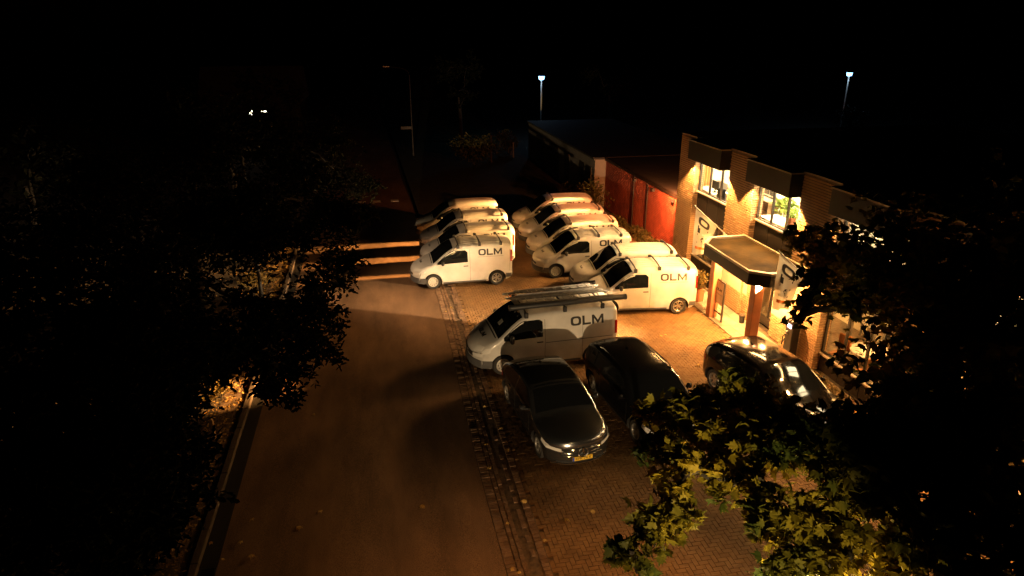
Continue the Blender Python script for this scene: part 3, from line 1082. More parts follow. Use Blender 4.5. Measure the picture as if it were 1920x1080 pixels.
# ------------------------------------------------------------------ cars
def make_car(label, paint, prof, ws, rear, wins, wid, belt, tumble, axles, rw, bot=0.19, glass_roof=None, wheel='spoke', cf=0.42, cr=0.28, rad=0.16, handles=(0.1, -0.95), star=False, plate_text='', name='parked_car', cat='car', roof_rails=False):
    root = thing(name, (0, 0, 0), label, cat)
    xr, xf = prof[0][0], prof[-1][0]
    B = Body(top=prof,
             bot=[(xr, bot + 0.16), (xr + 0.35, bot + 0.03), (xr + 1, bot), (xf - 1, bot), (xf - 0.3, bot + 0.01), (xf, bot + 0.06)],
             wid=[(xr, wid - 0.07), (xr + 0.5, wid - 0.01), (xr + 1.2, wid), (xf - 1.3, wid), (xf - 0.5, wid - 0.015), (xf, wid - 0.06)],
             belt=[(xr, belt), (xf, belt - 0.05)], tumble=tumble,
             rad=[(xr, 0.16), (-0.9, rad), (0.6, rad * 0.85), (1.2, 0.13), (xf - 0.4, 0.18), (xf, 0.2)],
             crown=[(xr, 0.03), (0, 0.05), (1.2, 0.06), (xf, 0.06)], cf=cf, cr=cr, axles=axles, rw=rw)
    link('body', B.body_mesh('car_body', paint), root)
    sidewins = []
    for x0, x1 in wins:
        lo = lambda x: belt + 0.02
        hi0 = lambda x: max(belt + 0.03, B.top(x) - 0.12)
        sidewins.append((x0, x1, lo, lambda x, x0=x0, x1=x1: max(belt + 0.028, rounded(lo, hi0, x0, x1, 0.06)(x))))
    common_glazing(root, B, ws, None, rear, sidewins)
    if glass_roof:
        xa, xb = glass_roof
        rows = []
        for x in np.linspace(xa, xb, 9):
            ze, r, we = B.edge(float(x))
            rows.append([(float(x), float(t) * (we - r * 0.6)) for t in np.linspace(-1, 1, 9)])
        B.patch(B.on_top(), rows, 0.004).build('sunroof', M_GLASS, root, smooth=50)
    for sg in (1, -1):
        for hx in handles:
            B.patch(B.on_side(sg), between(hx - 0.09, hx + 0.09, lambda x: belt - 0.13, lambda x: belt - 0.10, 5, 3), 0.022, 0.02).build('door_handle', paint, root)
        for hx in (wins[-1][1] - 0.05, (wins[0][1] + wins[-1][0]) / 2 if len(wins) > 1 else -0.1, wins[0][0] + 0.12):
            B.patch(B.on_side(sg), between(hx - 0.004, hx + 0.004, lambda x: 0.36, lambda x: belt, 2, 10), 0.002, 0.003).build('door_seam', M_BLACK, root)
        B.patch(B.on_side(sg), between(axles[1] + 0.45, axles[0] - 0.45, lambda x: bot + 0.015, lambda x: bot + 0.08, 12, 3), 0.008).build('sill', M_BLACK, root, smooth=50)
        zt_ = B.top(xf - 0.14)
        h = MB()
        B.patch(B.on_side(sg), between(xf - 0.42, xf - 0.01, lambda x: 0.60 + 0.14 * (xf - x), lambda x: max(min(0.69 + 0.17 * (xf - x), B.top(x) - 0.09), 0.61 + 0.14 * (xf - x)), 10, 4), 0.008, bm=h)
        B.patch(B.on_front(), [[(sg * (0.52 + 0.32 * u), 0.555 + 0.05 * u + 0.085 * w) for u in np.linspace(0, 1, 7)] for w in np.linspace(0, 1, 4)], 0.010, bm=h)
        h.build('headlight', M_LAMPGLASS, root, smooth=50)
        t = MB()
        zr = min(0.98, B.top(xr + 0.05) - 0.14)
        B.patch(B.on_side(sg), between(xr + 0.01, xr + 0.26, lambda x: zr - 0.17, lambda x: min(zr + 0.0, B.top(x) - 0.1), 6, 4), 0.008, bm=t)
        B.patch(B.on_rear(), [[(sg * (0.42 + 0.36 * u), zr - 0.16 + 0.13 * w) for u in np.linspace(0, 1, 6)] for w in np.linspace(0, 1, 4)], 0.010, bm=t)
        t.build('tail_light', M_REDLENS, root, smooth=50)
    g = MB()
    def gz(y): return 0.435 + 0.02 * (abs(y) / 0.5) ** 2
    B.patch(B.on_front(), [[(y, gz(y) + w * (0.20 - 0.08 * (abs(y) / 0.52) ** 2)) for y in np.linspace(-0.52, 0.52, 15)] for w in np.linspace(0, 1, 4)], 0.008, bm=g)
    gr = g.build('grille', M_BLACK, root, smooth=50)
    r_ = MB()
    ring = [B.off(B.on_front(), y, gz(y) + 0.0, 0.018) for y in np.linspace(-0.52, 0.52, 15)] + [B.off(B.on_front(), y, gz(y) + (0.20 - 0.08 * (abs(y) / 0.52) ** 2), 0.018) for y in np.linspace(0.52, -0.52, 15)]
    r_.tube(ring + [ring[0]], 0.012, 6, cap=False)
    r_.tube([B.off(B.on_front(), y, gz(y) + 0.075, 0.016) for y in np.linspace(-0.46, 0.46, 9)], 0.012, 6)
    r_.build('grille_trim', M_CHROME, gr, smooth=50)
    if star:
        B.patch(B.on_front(), [[(y, 0.215 + 0.03 * w) for y in np.linspace(-0.74, 0.74, 15)] for w in (0, 0.5, 1)], 0.03, 0.03).build('front_lip', M_CHROME, root, smooth=50)
    B.patch(B.on_front(), [[(y, 0.255 + 0.05 * w) for y in np.linspace(-0.62, 0.62, 13)] for w in (0, 0.5, 1)], 0.010).build('lower_intake', M_BLACK, root)
    if star:
        e = MB()
        x = xf + 0.03
        zc = 0.53
        e.tube([(x, 0.125 * math.cos(a), zc + 0.125 * math.sin(a)) for a in np.linspace(0, 2 * math.pi, 25)], 0.013, 6, cap=False)
        for k in range(3):
            a = math.pi / 2 + k * 2 * math.pi / 3
            n = Vector((0, -math.sin(a), math.cos(a)))
            d_ = Vector((0, math.cos(a), math.sin(a)))
            c = Vector((x, 0, zc))
            pts = [c - n * 0.036, c + n * 0.036, c + d_ * 0.125]
            e.add([p[:] for p in pts] + [(c + d_ * 0.02 + Vector((0.02, 0, 0)))[:]], [(0, 1, 2), (0, 2, 3), (2, 1, 3), (1, 0, 3)])
        e.build('star_emblem', M_CHROME, gr)
    plate(root, B, 0.355, plate_text)
    mirror_pair(root, B, wins[-1][1] - 0.17, belt + 0.0, paint, (0.11, 0.19, 0.14))
    if roof_rails:
        for sg in (1, -1):
            pts = []
            for x in np.linspace(-1.35, 0.35, 9):
                ze, r, we = B.edge(float(x))
                y = sg * (we - r * 0.8)
                pts.append((float(x), y, B.T(float(x), y) + (0.045 if -1.3 < x < 0.3 else 0.0)))
            MB().tube(pts, 0.016, 6).build('roof_rail', M_CHROME, root, smooth=50)
    # antenna fin
    zf = B.top(-1.0 if rear is None else -0.95)
    MB().add([(-0.85, 0, zf - 0.01), (-1.02, 0.018, zf - 0.02), (-1.02, -0.018, zf - 0.02), (-1.0, 0, zf + 0.065)], [(0, 2, 1), (0, 1, 3), (1, 2, 3), (2, 0, 3)]).build('antenna', M_BLACK, root)
    wheel_parts(root, axles, wid, rw, [wheel, wheel], 0.21)
    return root, B

def place(root, x, y, deg):
    root.location = (x, y, 0)
    root.rotation_euler = (0, 0, R(deg))

van, VB = make_van()
VANS = [
    # x, y, heading, roof bar stations, label, group
    (3.25, 26.88, 180.0, (0.25, -0.65, -1.55), 'white OLM van with three roof bars, nearest of the roadside row', 'left row of white vans'),
    (3.80, 29.05, 180.0, (0.15, -1.75), 'white OLM van with two roof bars, second from the near end of the roadside row', 'left row of white vans'),
    (3.95, 31.50, 180.0, (0.15, -1.75), 'white OLM van with two roof bars, third from the near end of the roadside row', 'left row of white vans'),
    (3.90, 33.92, 179.7, (), 'white OLM van with a bare roof at the far end of the roadside row', 'left row of white vans'),
    (9.55, 22.62, 172.5, (0.35, -0.55, -1.65), 'white OLM van with three roof bars parked beside the entrance canopy', 'right row of white vans'),
    (9.65, 24.60, 173.0, (0.35, -1.75), 'white OLM van with two roof bars, second from the entrance canopy', 'right row of white vans'),
    (8.62, 27.12, 177.0, (0.35, -0.55, -1.55), 'white OLM van with three roof bars, third from the entrance canopy', 'right row of white vans'),
    (8.85, 29.40, 177.0, (0.25, -1.75), 'white OLM van with two roof bars, fourth from the entrance canopy', 'right row of white vans'),
    (8.95, 31.70, 177.0, (0.25, -1.75), 'white van with two roof bars, second from the far end beside the red wall', 'right row of white vans'),
    (9.10, 34.10, 177.0, (0.15,), 'reddish lit white van with one roof bar, farthest beside the red wall', 'right row of white vans'),
]
van_objs = []
for i, (x, y, a, bars, lab, grp) in enumerate(VANS):
    o = van if i == 0 else copy_thing(van)
    van_objs.append(o)
for o, (x, y, a, bars, lab, grp) in zip(van_objs, VANS):
    place(o, x, y, a)
    props(o, lab, 'van', grp)
for o, row in zip(van_objs, VANS):
    for bx in row[3]:
        roof_bar(o, VB, bx)

trans, TB = make_transporter()
place(trans, 4.85, 19.14, 183.2)

# what lies on the transporter's rack: each load is a thing of its own
def on_van(p):
    a = R(183.2)
    return (4.85 + p[0] * math.cos(a) - p[1] * math.sin(a), 19.14 + p[0] * math.sin(a) + p[1] * math.cos(a), p[2])
def ladder(x0, x1, yc, z, w, label, m=M_ALU, rungs=11):
    t = thing('ladder', on_van(((x0 + x1) / 2, yc, z)), label, 'ladder', 'ladders on the van roof', R(183.2))
    L = (x1 - x0) / 2
    for sg in (1, -1):
        MB().box(-L, L, sg * w / 2 - 0.016, sg * w / 2 + 0.016, -0.035, 0.035, 0.006).build('side_rail', m, t)
    rg = MB().tube([(0, -w / 2, 0), (0, w / 2, 0)], 0.017, 6).mesh('rung', m, 60)
    for k in range(rungs):
        link('rung', rg, t, (-L + 0.15 + (2 * L - 0.3) * k / (rungs - 1), 0, 0))
    return t
ladder(-2.2, 1.05, 0.30, 2.165, 0.42, 'grey aluminium ladder lying beside the long pipe on the van roof')
ladder(-2.05, 1.2, -0.25, 2.165, 0.40, 'grey aluminium ladder lying along the middle of the van roof', rungs=12)
ladder(-1.75, 0.85, -0.22, 2.245, 0.36, 'short aluminium ladder stacked on top of another ladder', rungs=9)
pt = thing('pipe_carrier', on_van((-0.35, 0.70, 2.15)), 'long dark pipe carrier tube along the near roof edge of the ladder van', 'pipe carrier', None, R(183.2))
MB().tube([(-2.2, 0, 0), (-2.14, 0, 0), (1.58, 0, 0), (1.64, 0, 0)], [0.055, 0.085, 0.085, 0.06], 12).build('tube', M_DARKSTEEL, pt, smooth=40)
for x in (-2.18, 1.61):
    MB().lathe([(0.001, -0.03), (0.095, -0.03), (0.095, 0.03), (0.001, 0.03)], 14, 'x', (x, 0, 0)).build('end_cap', M_BLACK, pt, smooth=40)
cl = thing('hose_coil', on_van((-1.45, -0.62, 2.20)), 'dark ribbed hose lying along the far roof edge of the ladder van', 'hose', None, R(183.2))
hz = MB()
for k in range(26):
    hz.lathe([(0.06, -0.018), (0.085, 0.0), (0.06, 0.018)], 12, 'x', (-0.55 + k * 0.042, 0, 0.0))
hz.build('hose_ribs', M_BLACK, cl, smooth=40)
fl = thing('beacon_light', on_van((0.95, -0.55, 1.955)), 'small amber beacon on the front of the ladder van roof', 'beacon')
MB().lathe([(0.07, 0), (0.07, 0.03), (0.055, 0.035)], 14).build('base', M_BLACK, fl)
MB().lathe([(0.055, 0.035), (0.055, 0.10), (0.03, 0.135), (0.001, 0.14)], 14).build('dome', M_AMBERLENS, fl, smooth=40)

car1, CB1 = make_car('silver grey hatchback facing the camera with star emblem and yellow number plate', M_SILVER,
    [(-2.18, 0.86), (-2.12, 0.98), (-1.95, 1.06), (-1.62, 1.20), (-1.1, 1.37), (-0.4, 1.435), (0.1, 1.42), (0.42, 1.33), (0.98, 1.04), (1.12, 0.985), (1.7, 0.945), (2.0, 0.90), (2.14, 0.84), (2.21, 0.74)],
    (0.96, 0.34), (-1.85, -1.22), [(-1.50, -0.52), (-0.44, 0.76)], 0.90, 0.93, 0.36, (1.36, -1.37), 0.325, glass_roof=(-1.1, 0.28), star=True, plate_text='KFK 74 K')
place(car1, 4.16, 15.22, -84.5)
car2, CB2 = make_car('black estate car in shadow between the silver hatchback and the dark car', M_BLACKPAINT,
    [(-2.25, 0.98), (-2.18, 1.18), (-2.0, 1.36), (-1.5, 1.47), (-0.4, 1.52), (0.1, 1.50), (0.42, 1.42), (1.15, 1.04), (1.28, 1.0), (1.8, 0.93), (2.05, 0.86), (2.2, 0.78), (2.26, 0.69)],
    (1.12, 0.40), (-2.16, -1.95), [(-1.85, -1.25), (-1.18, -0.42), (-0.34, 0.92)], 0.91, 0.96, 0.32, (1.38, -1.38), 0.33, roof_rails=True)
place(car2, 6.78, 15.35, -84.0)
car3, CB3 = make_car('glossy dark brown car parked closest to the entrance canopy', M_BROWNPAINT,
    [(-2.22, 1.00), (-2.14, 1.16), (-1.9, 1.33), (-1.4, 1.50), (-0.4, 1.58), (0.1, 1.56), (0.42, 1.48), (1.15, 1.09), (1.28, 1.05), (1.8, 0.97), (2.05, 0.88), (2.2, 0.79), (2.26, 0.70)],
    (1.12, 0.40), (-2.02, -1.55), [(-1.78, -1.2), (-1.12, -0.40), (-0.32, 0.92)], 0.915, 1.0, 0.30, (1.38, -1.38), 0.34)
place(car3, 10.45, 14.80, -80.0)
for c_ in (car1, car2, car3):
    c_['group'] = 'cars parked nose to the camera'

# ================================================================== ground, road, paving
def structure(name, mb, m, **k):
    return props(mb.build(name, m, **k), kind='structure')

g = structure('ground', MB().add([(-160, -90, -0.08), (160, -90, -0.08), (160, 240, -0.08), (-160, 240, -0.08)], [(0, 1, 2, 3)]), M_SOIL)

def road_edge(y):       # the kerbline drifts a little
    return 1.95 + 0.05 * math.sin(y * 0.35) + (0.0 if y < 36 else -0.02 * (y - 36))
ys = np.linspace(-60, 120, 181)
b = MB()
v = []
for y in ys:
    for x, z in ((-3.72, -0.012), (-2.4, 0.02), (-0.9, 0.03), (0.7, 0.018), (road_edge(y), -0.006)):
        v.append((x, float(y), z))
f = [(i * 5 + j, i * 5 + j + 1, i * 5 + 5 + j + 1, i * 5 + 5 + j) for i in range(len(ys) - 1) for j in range(4)]
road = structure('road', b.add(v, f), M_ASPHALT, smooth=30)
gut = structure('gutter', MB().add([(-4.06, -60, -0.03), (-3.72, -60, -0.012), (-3.72, 120, -0.012), (-4.06, 120, -0.03)], [(0, 1, 2, 3)]), M_ASPHALT_DARK)
# left kerb: stones one by one
kerb = structure('kerb', MB().box(-4.20, -4.10, -20, 90, -0.07, 0.03), M_JOINT)
ks = MB().box(-0.08, 0.08, -0.495, 0.495, -0.05, 0.095, 0.012).mesh('kerb_stone', M_KERB)
for k in range(34):
    link('kerb_stone', ks, kerb, (-4.15 + random.uniform(-.006, .006), 5.0 + k, random.uniform(-.008, .006)), (0, 0, random.uniform(-.006, .006)))
foot = structure('footpath', MB().add([(-4.9, -20, 0.03), (-4.24, -20, 0.045), (-4.24, 90, 0.045), (-4.9, 90, 0.03)], [(0, 1, 2, 3)]), M_JOINT)
verge = structure('verge', MB().add([(-40, -40, 0.0), (-4.9, -40, 0.028), (-4.9, 120, 0.028), (-40, 120, 0.0)], [(0, 1, 2, 3)]), M_SOIL)
field = structure('grass_field', MB().add([(2.2, 37.5, -0.03), (11.9, 37.5, -0.03), (11.9, 110, -0.03), (1.0, 110, -0.03)], [(0, 1, 2, 3)]), M_GRASS)
# gully grates in the left gutter
for y_ in (11.2, 19.4):
    t = thing('drain_grate', (-3.89, y_, -0.012), ('iron drain grate in the left gutter near the camera', 'iron drain grate in the left gutter below the lit shrub')[y_ > 15], 'drain', 'drain grates')
    MB().box(-0.16, 0.16, -0.22, -0.19, -0.02, 0.012).box(-0.16, 0.16, 0.19, 0.22, -0.02, 0.012).box(-0.16, -0.13, -0.189, 0.189, -0.02, 0.012).box(0.13, 0.16, -0.189, 0.189, -0.02, 0.012).build('frame', M_DARKSTEEL, t)
    bar = MB().box(-0.129, 0.129, -0.012, 0.012, -0.01, 0.008).mesh('bar', M_DARKSTEEL)
    for k in range(6):
        link('bar', bar, t, (0, -0.15 + 0.06 * k, 0))
# block markings across the road at the hump
for x in (-2.95, -2.05, -1.15, -0.20, 0.90):
    structure('road_marking', MB().box(x - 0.24, x + 0.24, 41.85, 42.30, 0.0, 0.036), M_MARK)

# clay paver yard in running herringbone, every paver real; the 300 that show largest are objects
lot = structure('parking_lot', MB().add([(2.80, 2, -0.045), (13.2, 2, -0.045), (13.2, 37.5, -0.045), (2.80, 37.5, -0.045)], [(0, 1, 2, 3)]), M_JOINT)
U = 0.105
cxs, cys, lxs, lys = [], [], [], []
i0, i1, j0, j1 = int(2.86 / U), int(13.1 / U), int(5.0 / U), int(37.3 / U)
for i in range(i0, i1):
    for j in range(j0, j1):
        k = (i - j) % 4
        # herringbone from 2x1 pieces: cells with k=0 start a lying piece, with k=2 a standing one
        if k == 0:
            cxs.append((i + 1.0) * U); cys.append((j + 0.5) * U); lxs.append(2 * U); lys.append(U)
        elif k == 2:
            cxs.append((i + 0.5) * U); cys.append((j + 0.0) * U); lxs.append(U); lys.append(2 * U)
cxs, cys, lxs, lys = map(np.array, (cxs, cys, lxs, lys))
keep = ~((cxs > 11.75) & (cys > 17.0) & (cys < 25.9))
cxs, cys, lxs, lys = cxs[keep], cys[keep], lxs[keep], lys[keep]
# gentle settling of the surface plus a little per piece
zz = 0.0 + 0.012 * np.sin(cxs * 1.1 + 0.7) * np.sin(cys * 0.8) + RNG.normal(0, 0.0011, len(cxs)) - 0.012
d2 = cxs ** 2 + cys ** 2 + 100
inview = (cys > 9.75) & (cxs < 6.3) & (cxs > 2.86)
order = np.argsort(np.where(inview, d2, 1e9))
near = order[:300]
mask = np.ones(len(cxs), bool); mask[near] = False
V, F = slabs(cxs[mask], cys[mask], lxs[mask] - 0.006, lys[mask] - 0.006, -0.05, zz[mask], 0.003)
o = link('paving', np_mesh('paving', V, F, M_PAVER), lot)
props(o, kind='stuff')
pv = []
for a, c in ((2 * U, U), (U, 2 * U)):
    b = MB()
    V1, F1 = slabs(np.array([0.0]), np.array([0.0]), a - 0.006, c - 0.006, -0.05, np.array([0.0]), 0.003)
    b.add([tuple(q) for q in V1], [tuple(int(w) for w in q) for q in F1])
    pv.append(b.mesh('paver', M_PAVER))
for n in near:
    link('paver', pv[0] if lxs[n] > lys[n] else pv[1], lot, (float(cxs[n]), float(cys[n]), float(zz[n])), (0, 0, random.uniform(-.012, .012)))

# brick strip between road and yard: soldier course, stretchers, a sandy channel and a second soldier course
strip = structure('kerb_strip', MB().add([(1.90, 2, -0.014), (2.84, 2, -0.014), (2.84, 38, -0.014), (1.90, 38, -0.014)], [(0, 1, 2, 3)]), M_JOINT)
bx, by, lx, ly = [], [], [], []
for y in np.arange(8.6, 37.6, 0.105):
    e = road_edge(y)
    bx.append(e + 0.115); by.append(y); lx.append(0.205); ly.append(0.098)
    bx.append(2.745); by.append(y); lx.append(0.098 * 1.6); ly.append(0.098)
for y in np.arange(8.6, 37.6, 0.212):
    for q, s0 in ((0.285, 0), (0.40, 0.1), (0.64, 0.05)):
        if q > 0.6 and random.random() < 0.35:
            continue
        bx.append(road_edge(y) + q); by.append(y + s0); lx.append(0.098); ly.append(0.203)
bx, by, lx, ly = map(np.array, (bx, by, lx, ly))
bz = 0.006 + RNG.normal(0, 0.0035, len(bx))
ba = RNG.normal(0, 0.022, len(bx))
order = np.argsort(np.where(by > 9.9, by, 99))
nb = order[:300]
mask = np.ones(len(bx), bool); mask[nb] = False
V, F = slabs(bx[mask], by[mask], lx[mask], ly[mask], -0.05, bz[mask], 0.007, ba[mask])
props(link('kerb_brickwork', np_mesh('kerb_brickwork', V, F, M_EDGEBRICK), strip), kind='stuff')
cache = {}
for n in nb:
    key = (round(float(lx[n]), 3), round(float(ly[n]), 3))
    if key not in cache:
        V1, F1 = slabs(np.array([0.0]), np.array([0.0]), key[0], key[1], -0.05, np.array([0.0]), 0.007)
        cache[key] = MB().add([tuple(q) for q in V1], [tuple(int(w) for w in q) for q in F1]).mesh('brick', M_EDGEBRICK)
    link('brick', cache[key], strip, (float(bx[n]), float(by[n]), float(bz[n])), (0, 0, float(ba[n])))

# tiled apron at the entrance
apron = structure('entrance_paving', MB().add([(11.76, 17.0, -0.03), (13.2, 17.0, -0.03), (13.2, 25.9, -0.03), (11.76, 25.9, -0.03)], [(0, 1, 2, 3)]), M_JOINT)
tl = MB().box(-0.196, 0.196, -0.196, 0.196, -0.04, 0.0, 0.006).mesh('tile', M_TILE)
for i in range(3):
    for j in range(22):
        link('tile', tl, apron, (11.97 + 0.4 * i, 17.2 + 0.4 * j, 0.012 + random.uniform(-.003, .003)))

# ================================================================== the office building
XF = 13.0           # face of the brick piers
XB = 26.0
ZR = 5.92
piers = [(25.75, 27.25), (21.15, 22.95), (16.55, 18.45), (11.90, 13.75), (7.20, 9.10), (2.60, 4.40)]
bays = [(22.95, 25.75), (18.45, 21.15), (13.75, 16.55), (9.10, 11.90), (4.40, 7.20)]
bld = thing('office_building', (XF, 14.0, 0), 'two storey brick office with dark awning boxes over its lit windows', 'building')
def P(mb, name, m, **k):
    """adds a mesh given in world coordinates as part of the office"""
    mb.v = [(x - XF, y - 14.0, z) for x, y, z in mb.v]
    return mb.build(name, m, bld, **k)
def sub(mb, name, m, parent, **k):
    mb.v = [(x - XF, y - 14.0, z) for x, y, z in mb.v]
    return mb.build(name, m, parent, **k)
def entrance(y, z):     # ground floor of the entrance bay has rendered panels instead of brick
    return 18.0 < y < 22.9 and 0.85 < z < 2.72
for y0, y1 in piers:
    pr = P(MB().box(XF + 0.02, XF + 0.45, y0 + 0.02, y1 - 0.02, 0.0, ZR), 'brick_pier', M_MORTAR)
    parts = [bricks_on('-x', y0, y1, 0.0, ZR - 0.02, XF + 0.02, skip=entrance), bricks_on('-y', XF + 0.0, XF + 0.42, 0.0, ZR - 0.02, y0 + 0.02)]
    V, F = join_np(parts)
    V = V - np.array([XF, 14.0, 0])
    props(link('brickwork', np_mesh('brickwork', V, F, M_BRICK), pr), kind='stuff')
    sub(MB().box(XF - 0.03, XF + 0.48, y0 - 0.0, y1 + 0.0, ZR, ZR + 0.05), 'coping', M_TRIM, pr)
# north end wall
ew = P(MB().box(XF + 0.47, XB, 27.05, 27.23, 0, ZR), 'end_wall', M_MORTAR)
P(MB().box(XF + 0.5, XB, -1.0, 27.04, ZR - 0.16, ZR - 0.06), 'roof', M_ROOF)
P(MB().box(XF + 0.49, XB, 27.05, 27.25, ZR, ZR + 0.06), 'roof_edge', M_TRIM)
P(MB().box(XB, XB + 0.2, -1.0, 27.2, 0, ZR + 0.05), 'rear_wall', M_MORTAR)
P(MB().box(XF + 0.5, XB, -1.2, -1.0, 0, ZR + 0.05), 'end_wall', M_MORTAR)
# floors and party walls of the rooms behind the windows
P(MB().box(XF + 0.46, XB - 0.02, -0.98, 27.03, 2.72, 2.95), 'upper_floor', M_CARPET)
P(MB().box(XF + 0.46, XB - 0.02, -0.98, 27.03, -0.02, 0.04), 'lower_floor', M_CARPET)
P(MB().box(XF + 3.4, XF + 3.55, -0.98, 27.03, 0.05, 2.71), 'room_wall', M_ROOMWALL)
P(MB().box(XF + 3.4, XF + 3.55, -0.98, 27.03, 2.96, 5.54), 'room_wall', M_ROOMWALL)
P(MB().box(XF + 0.46, XF + 3.39, -0.98, 27.03, 5.55, 5.65), 'ceiling', M_ROOMWALL)
P(MB().box(XF + 0.47, XF + 3.39, 26.92, 27.03, 2.96, 5.54), 'room_wall', M_ROOMWALL)
for (a0, a1) in piers:
    yc = (a0 + a1) / 2
    if yc < 18:
        P(MB().box(XF + 0.46, XF + 3.39, yc - 0.06, yc + 0.06, 2.96, 5.54), 'room_wall', M_ROOMWALL)
    if yc < 16 or yc > 24:
        P(MB().box(XF + 0.46, XF + 3.39, yc - 0.06, yc + 0.06, 0.05, 2.71), 'room_wall', M_ROOMWALL)

def window(y0, y1, z0, z1, n, xw=XF + 0.24, sill=True):
    fr = MB()
    t, d = 0.055, 0.07
    fr.box(xw, xw + d, y0, y1, z0, z0 + t).box(xw, xw + d, y0, y1, z1 - t, z1)
    w = (y1 - y0 - t) / n
    for k in range(n + 1):
        fr.box(xw - 0.004, xw + d + 0.004, y0 + k * w, y0 + k * w + t, z0 + 0.002, z1 - 0.002)
    o = P(fr, 'window', M_FRAME)
    for k in range(n):
        sub(MB().box(xw + 0.03, xw + 0.038, y0 + k * w + t + 0.001, y0 + (k + 1) * w - 0.001, z0 + t + 0.001, z1 - t - 0.001), 'pane', M_PANE, o)
    if sill:
        sub(MB().box(xw - 0.10, xw - 0.006, y0 + 0.03, y1 - 0.03, z0 - 0.03, z0 + 0.02), 'sill', M_TRIM, o)
    return o

for bi, (y0, y1) in enumerate(bays):
    # first floor window, cladding below it, awning box above
    window(y0, y1, 3.72, 5.08, 3)
    n = 3
    w = (y1 - y0) / n
    for k in range(n):
        P(MB().box(XF + 0.22, XF + 0.34, y0 + k * w + 0.006, y0 + (k + 1) * w - 0.006, 2.76, 3.685, 0.008), 'cladding_panel', M_PANEL)
    aw = P(MB().box(XF - 0.40, XF + 0.42, y0 + 0.04, y1 - 0.04, 5.12, 5.86, 0.01), 'awning_box', M_PANEL)
    sub(MB().box(XF - 0.43, XF + 0.45, y0 + 0.01, y1 - 0.01, 5.863, 5.91), 'awning_trim', M_TRIM, aw)
    sub(MB().box(XF - 0.30, XF - 0.18, y0 + 0.25, y1 - 0.25, 5.085, 5.117), 'soffit_lamp', M_CEILLAMP, aw)
    # ground floor
    if bi == 0:
        window(y0, y1, 0.95, 2.70, 3)
        for k in range(3):
            P(MB().box(XF + 0.22, XF + 0.34, y0 + k * w + 0.006, y0 + (k + 1) * w - 0.006, 0.02, 0.915, 0.008), 'cladding_panel', M_PANEL)
    elif bi >= 2:
        window(y0, y1, 0.62, 2.70, 3)
        for k in range(3):
            P(MB().box(XF + 0.22, XF + 0.34, y0 + k * w + 0.006, y0 + (k + 1) * w - 0.006, 0.02, 0.585, 0.008), 'cladding_panel', M_PANEL)

# entrance: rendered panels over a brick skirt, a glazed dark door in a recess between brick corners
def skirt(y0, y1, z1=0.86):
    o = P(MB().box(XF + 0.10, XF + 0.30, y0, y1, 0, z1), 'brick_skirt', M_MORTAR)
    V, F = bricks_on('-x', y0, y1, 0.0, z1, XF + 0.10)
    props(link('brickwork', np_mesh('brickwork', V - np.array([XF, 14, 0]), F, M_BRICK), o), kind='stuff')
skirt(20.72, 21.14)
skirt(18.46, 19.2)
P(MB().box(XF + 0.006, XF + 0.017, 21.16, 22.89, 0.865, 2.70), 'rendered_panel', M_CREAM)
P(MB().box(XF + 0.09, XF + 0.30, 20.72, 21.145, 0.862, 2.70), 'rendered_panel', M_CREAM)
P(MB().box(XF + 0.09, XF + 0.30, 18.455, 19.2, 0.862, 2.70), 'rendered_panel', M_CREAM)
P(MB().box(XF + 0.006, XF + 0.017, 18.01, 18.44, 0.865, 2.70), 'rendered_panel', M_CREAM)
co = P(MB().box(XF + 0.0, XF + 0.32, 20.52, 20.70, 0, 2.70), 'brick_corner', M_MORTAR)
V, F = join_np([bricks_on('-x', 20.52, 20.70, 0, 2.7, XF + 0.0, length=0.18), bricks_on('-y', XF, XF + 0.3, 0, 2.7, 20.52, length=0.15)])
props(link('brickwork', np_mesh('brickwork', V - np.array([XF, 14, 0]), F, M_BRICK), co), kind='stuff')
dr = P(MB().box(XF + 0.40, XF + 0.46, 19.22, 19.30, 0.05, 2.7).box(XF + 0.40, XF + 0.46, 20.42, 20.50, 0.05, 2.7).box(XF + 0.40, XF + 0.46, 19.30, 20.42, 2.2, 2.7).box(XF + 0.40, XF + 0.46, 19.30, 20.42, 0.05, 0.35).box(XF + 0.40, XF + 0.46, 19.83, 19.89, 0.35, 2.2), 'door', M_FRAME)
sub(MB().box(XF + 0.425, XF + 0.435, 19.305, 19.825, 0.355, 2.195), 'pane', M_PANE, dr)
sub(MB().box(XF + 0.425, XF + 0.435, 19.895, 20.415, 0.355, 2.195), 'pane', M_PANE, dr)
sub(MB().tube([(XF + 0.36, 19.80, 0.8), (XF + 0.36, 19.80, 1.5)], 0.016, 8), 'handle', M_CHROME, dr)
# looping wall ornament on the rendered panel
orn = MB()
for k, (yo, r0) in enumerate(((21.70, 0.0), (21.58, 0.12), (21.46, 0.0))):
    orn.tube([(XF - 0.03, yo + 0.035 * math.cos(a), 1.95 + r0 * 0.3 + 0.24 * math.sin(a) + 0.04 * math.cos(a)) for a in np.linspace(0, 2 * math.pi, 17)], 0.018, 6, cap=False)
o = props(orn.build('wall_ornament', M_ALU, None, smooth=50), 'metal wall ornament of three loops on the cream entrance panel', 'wall ornament')

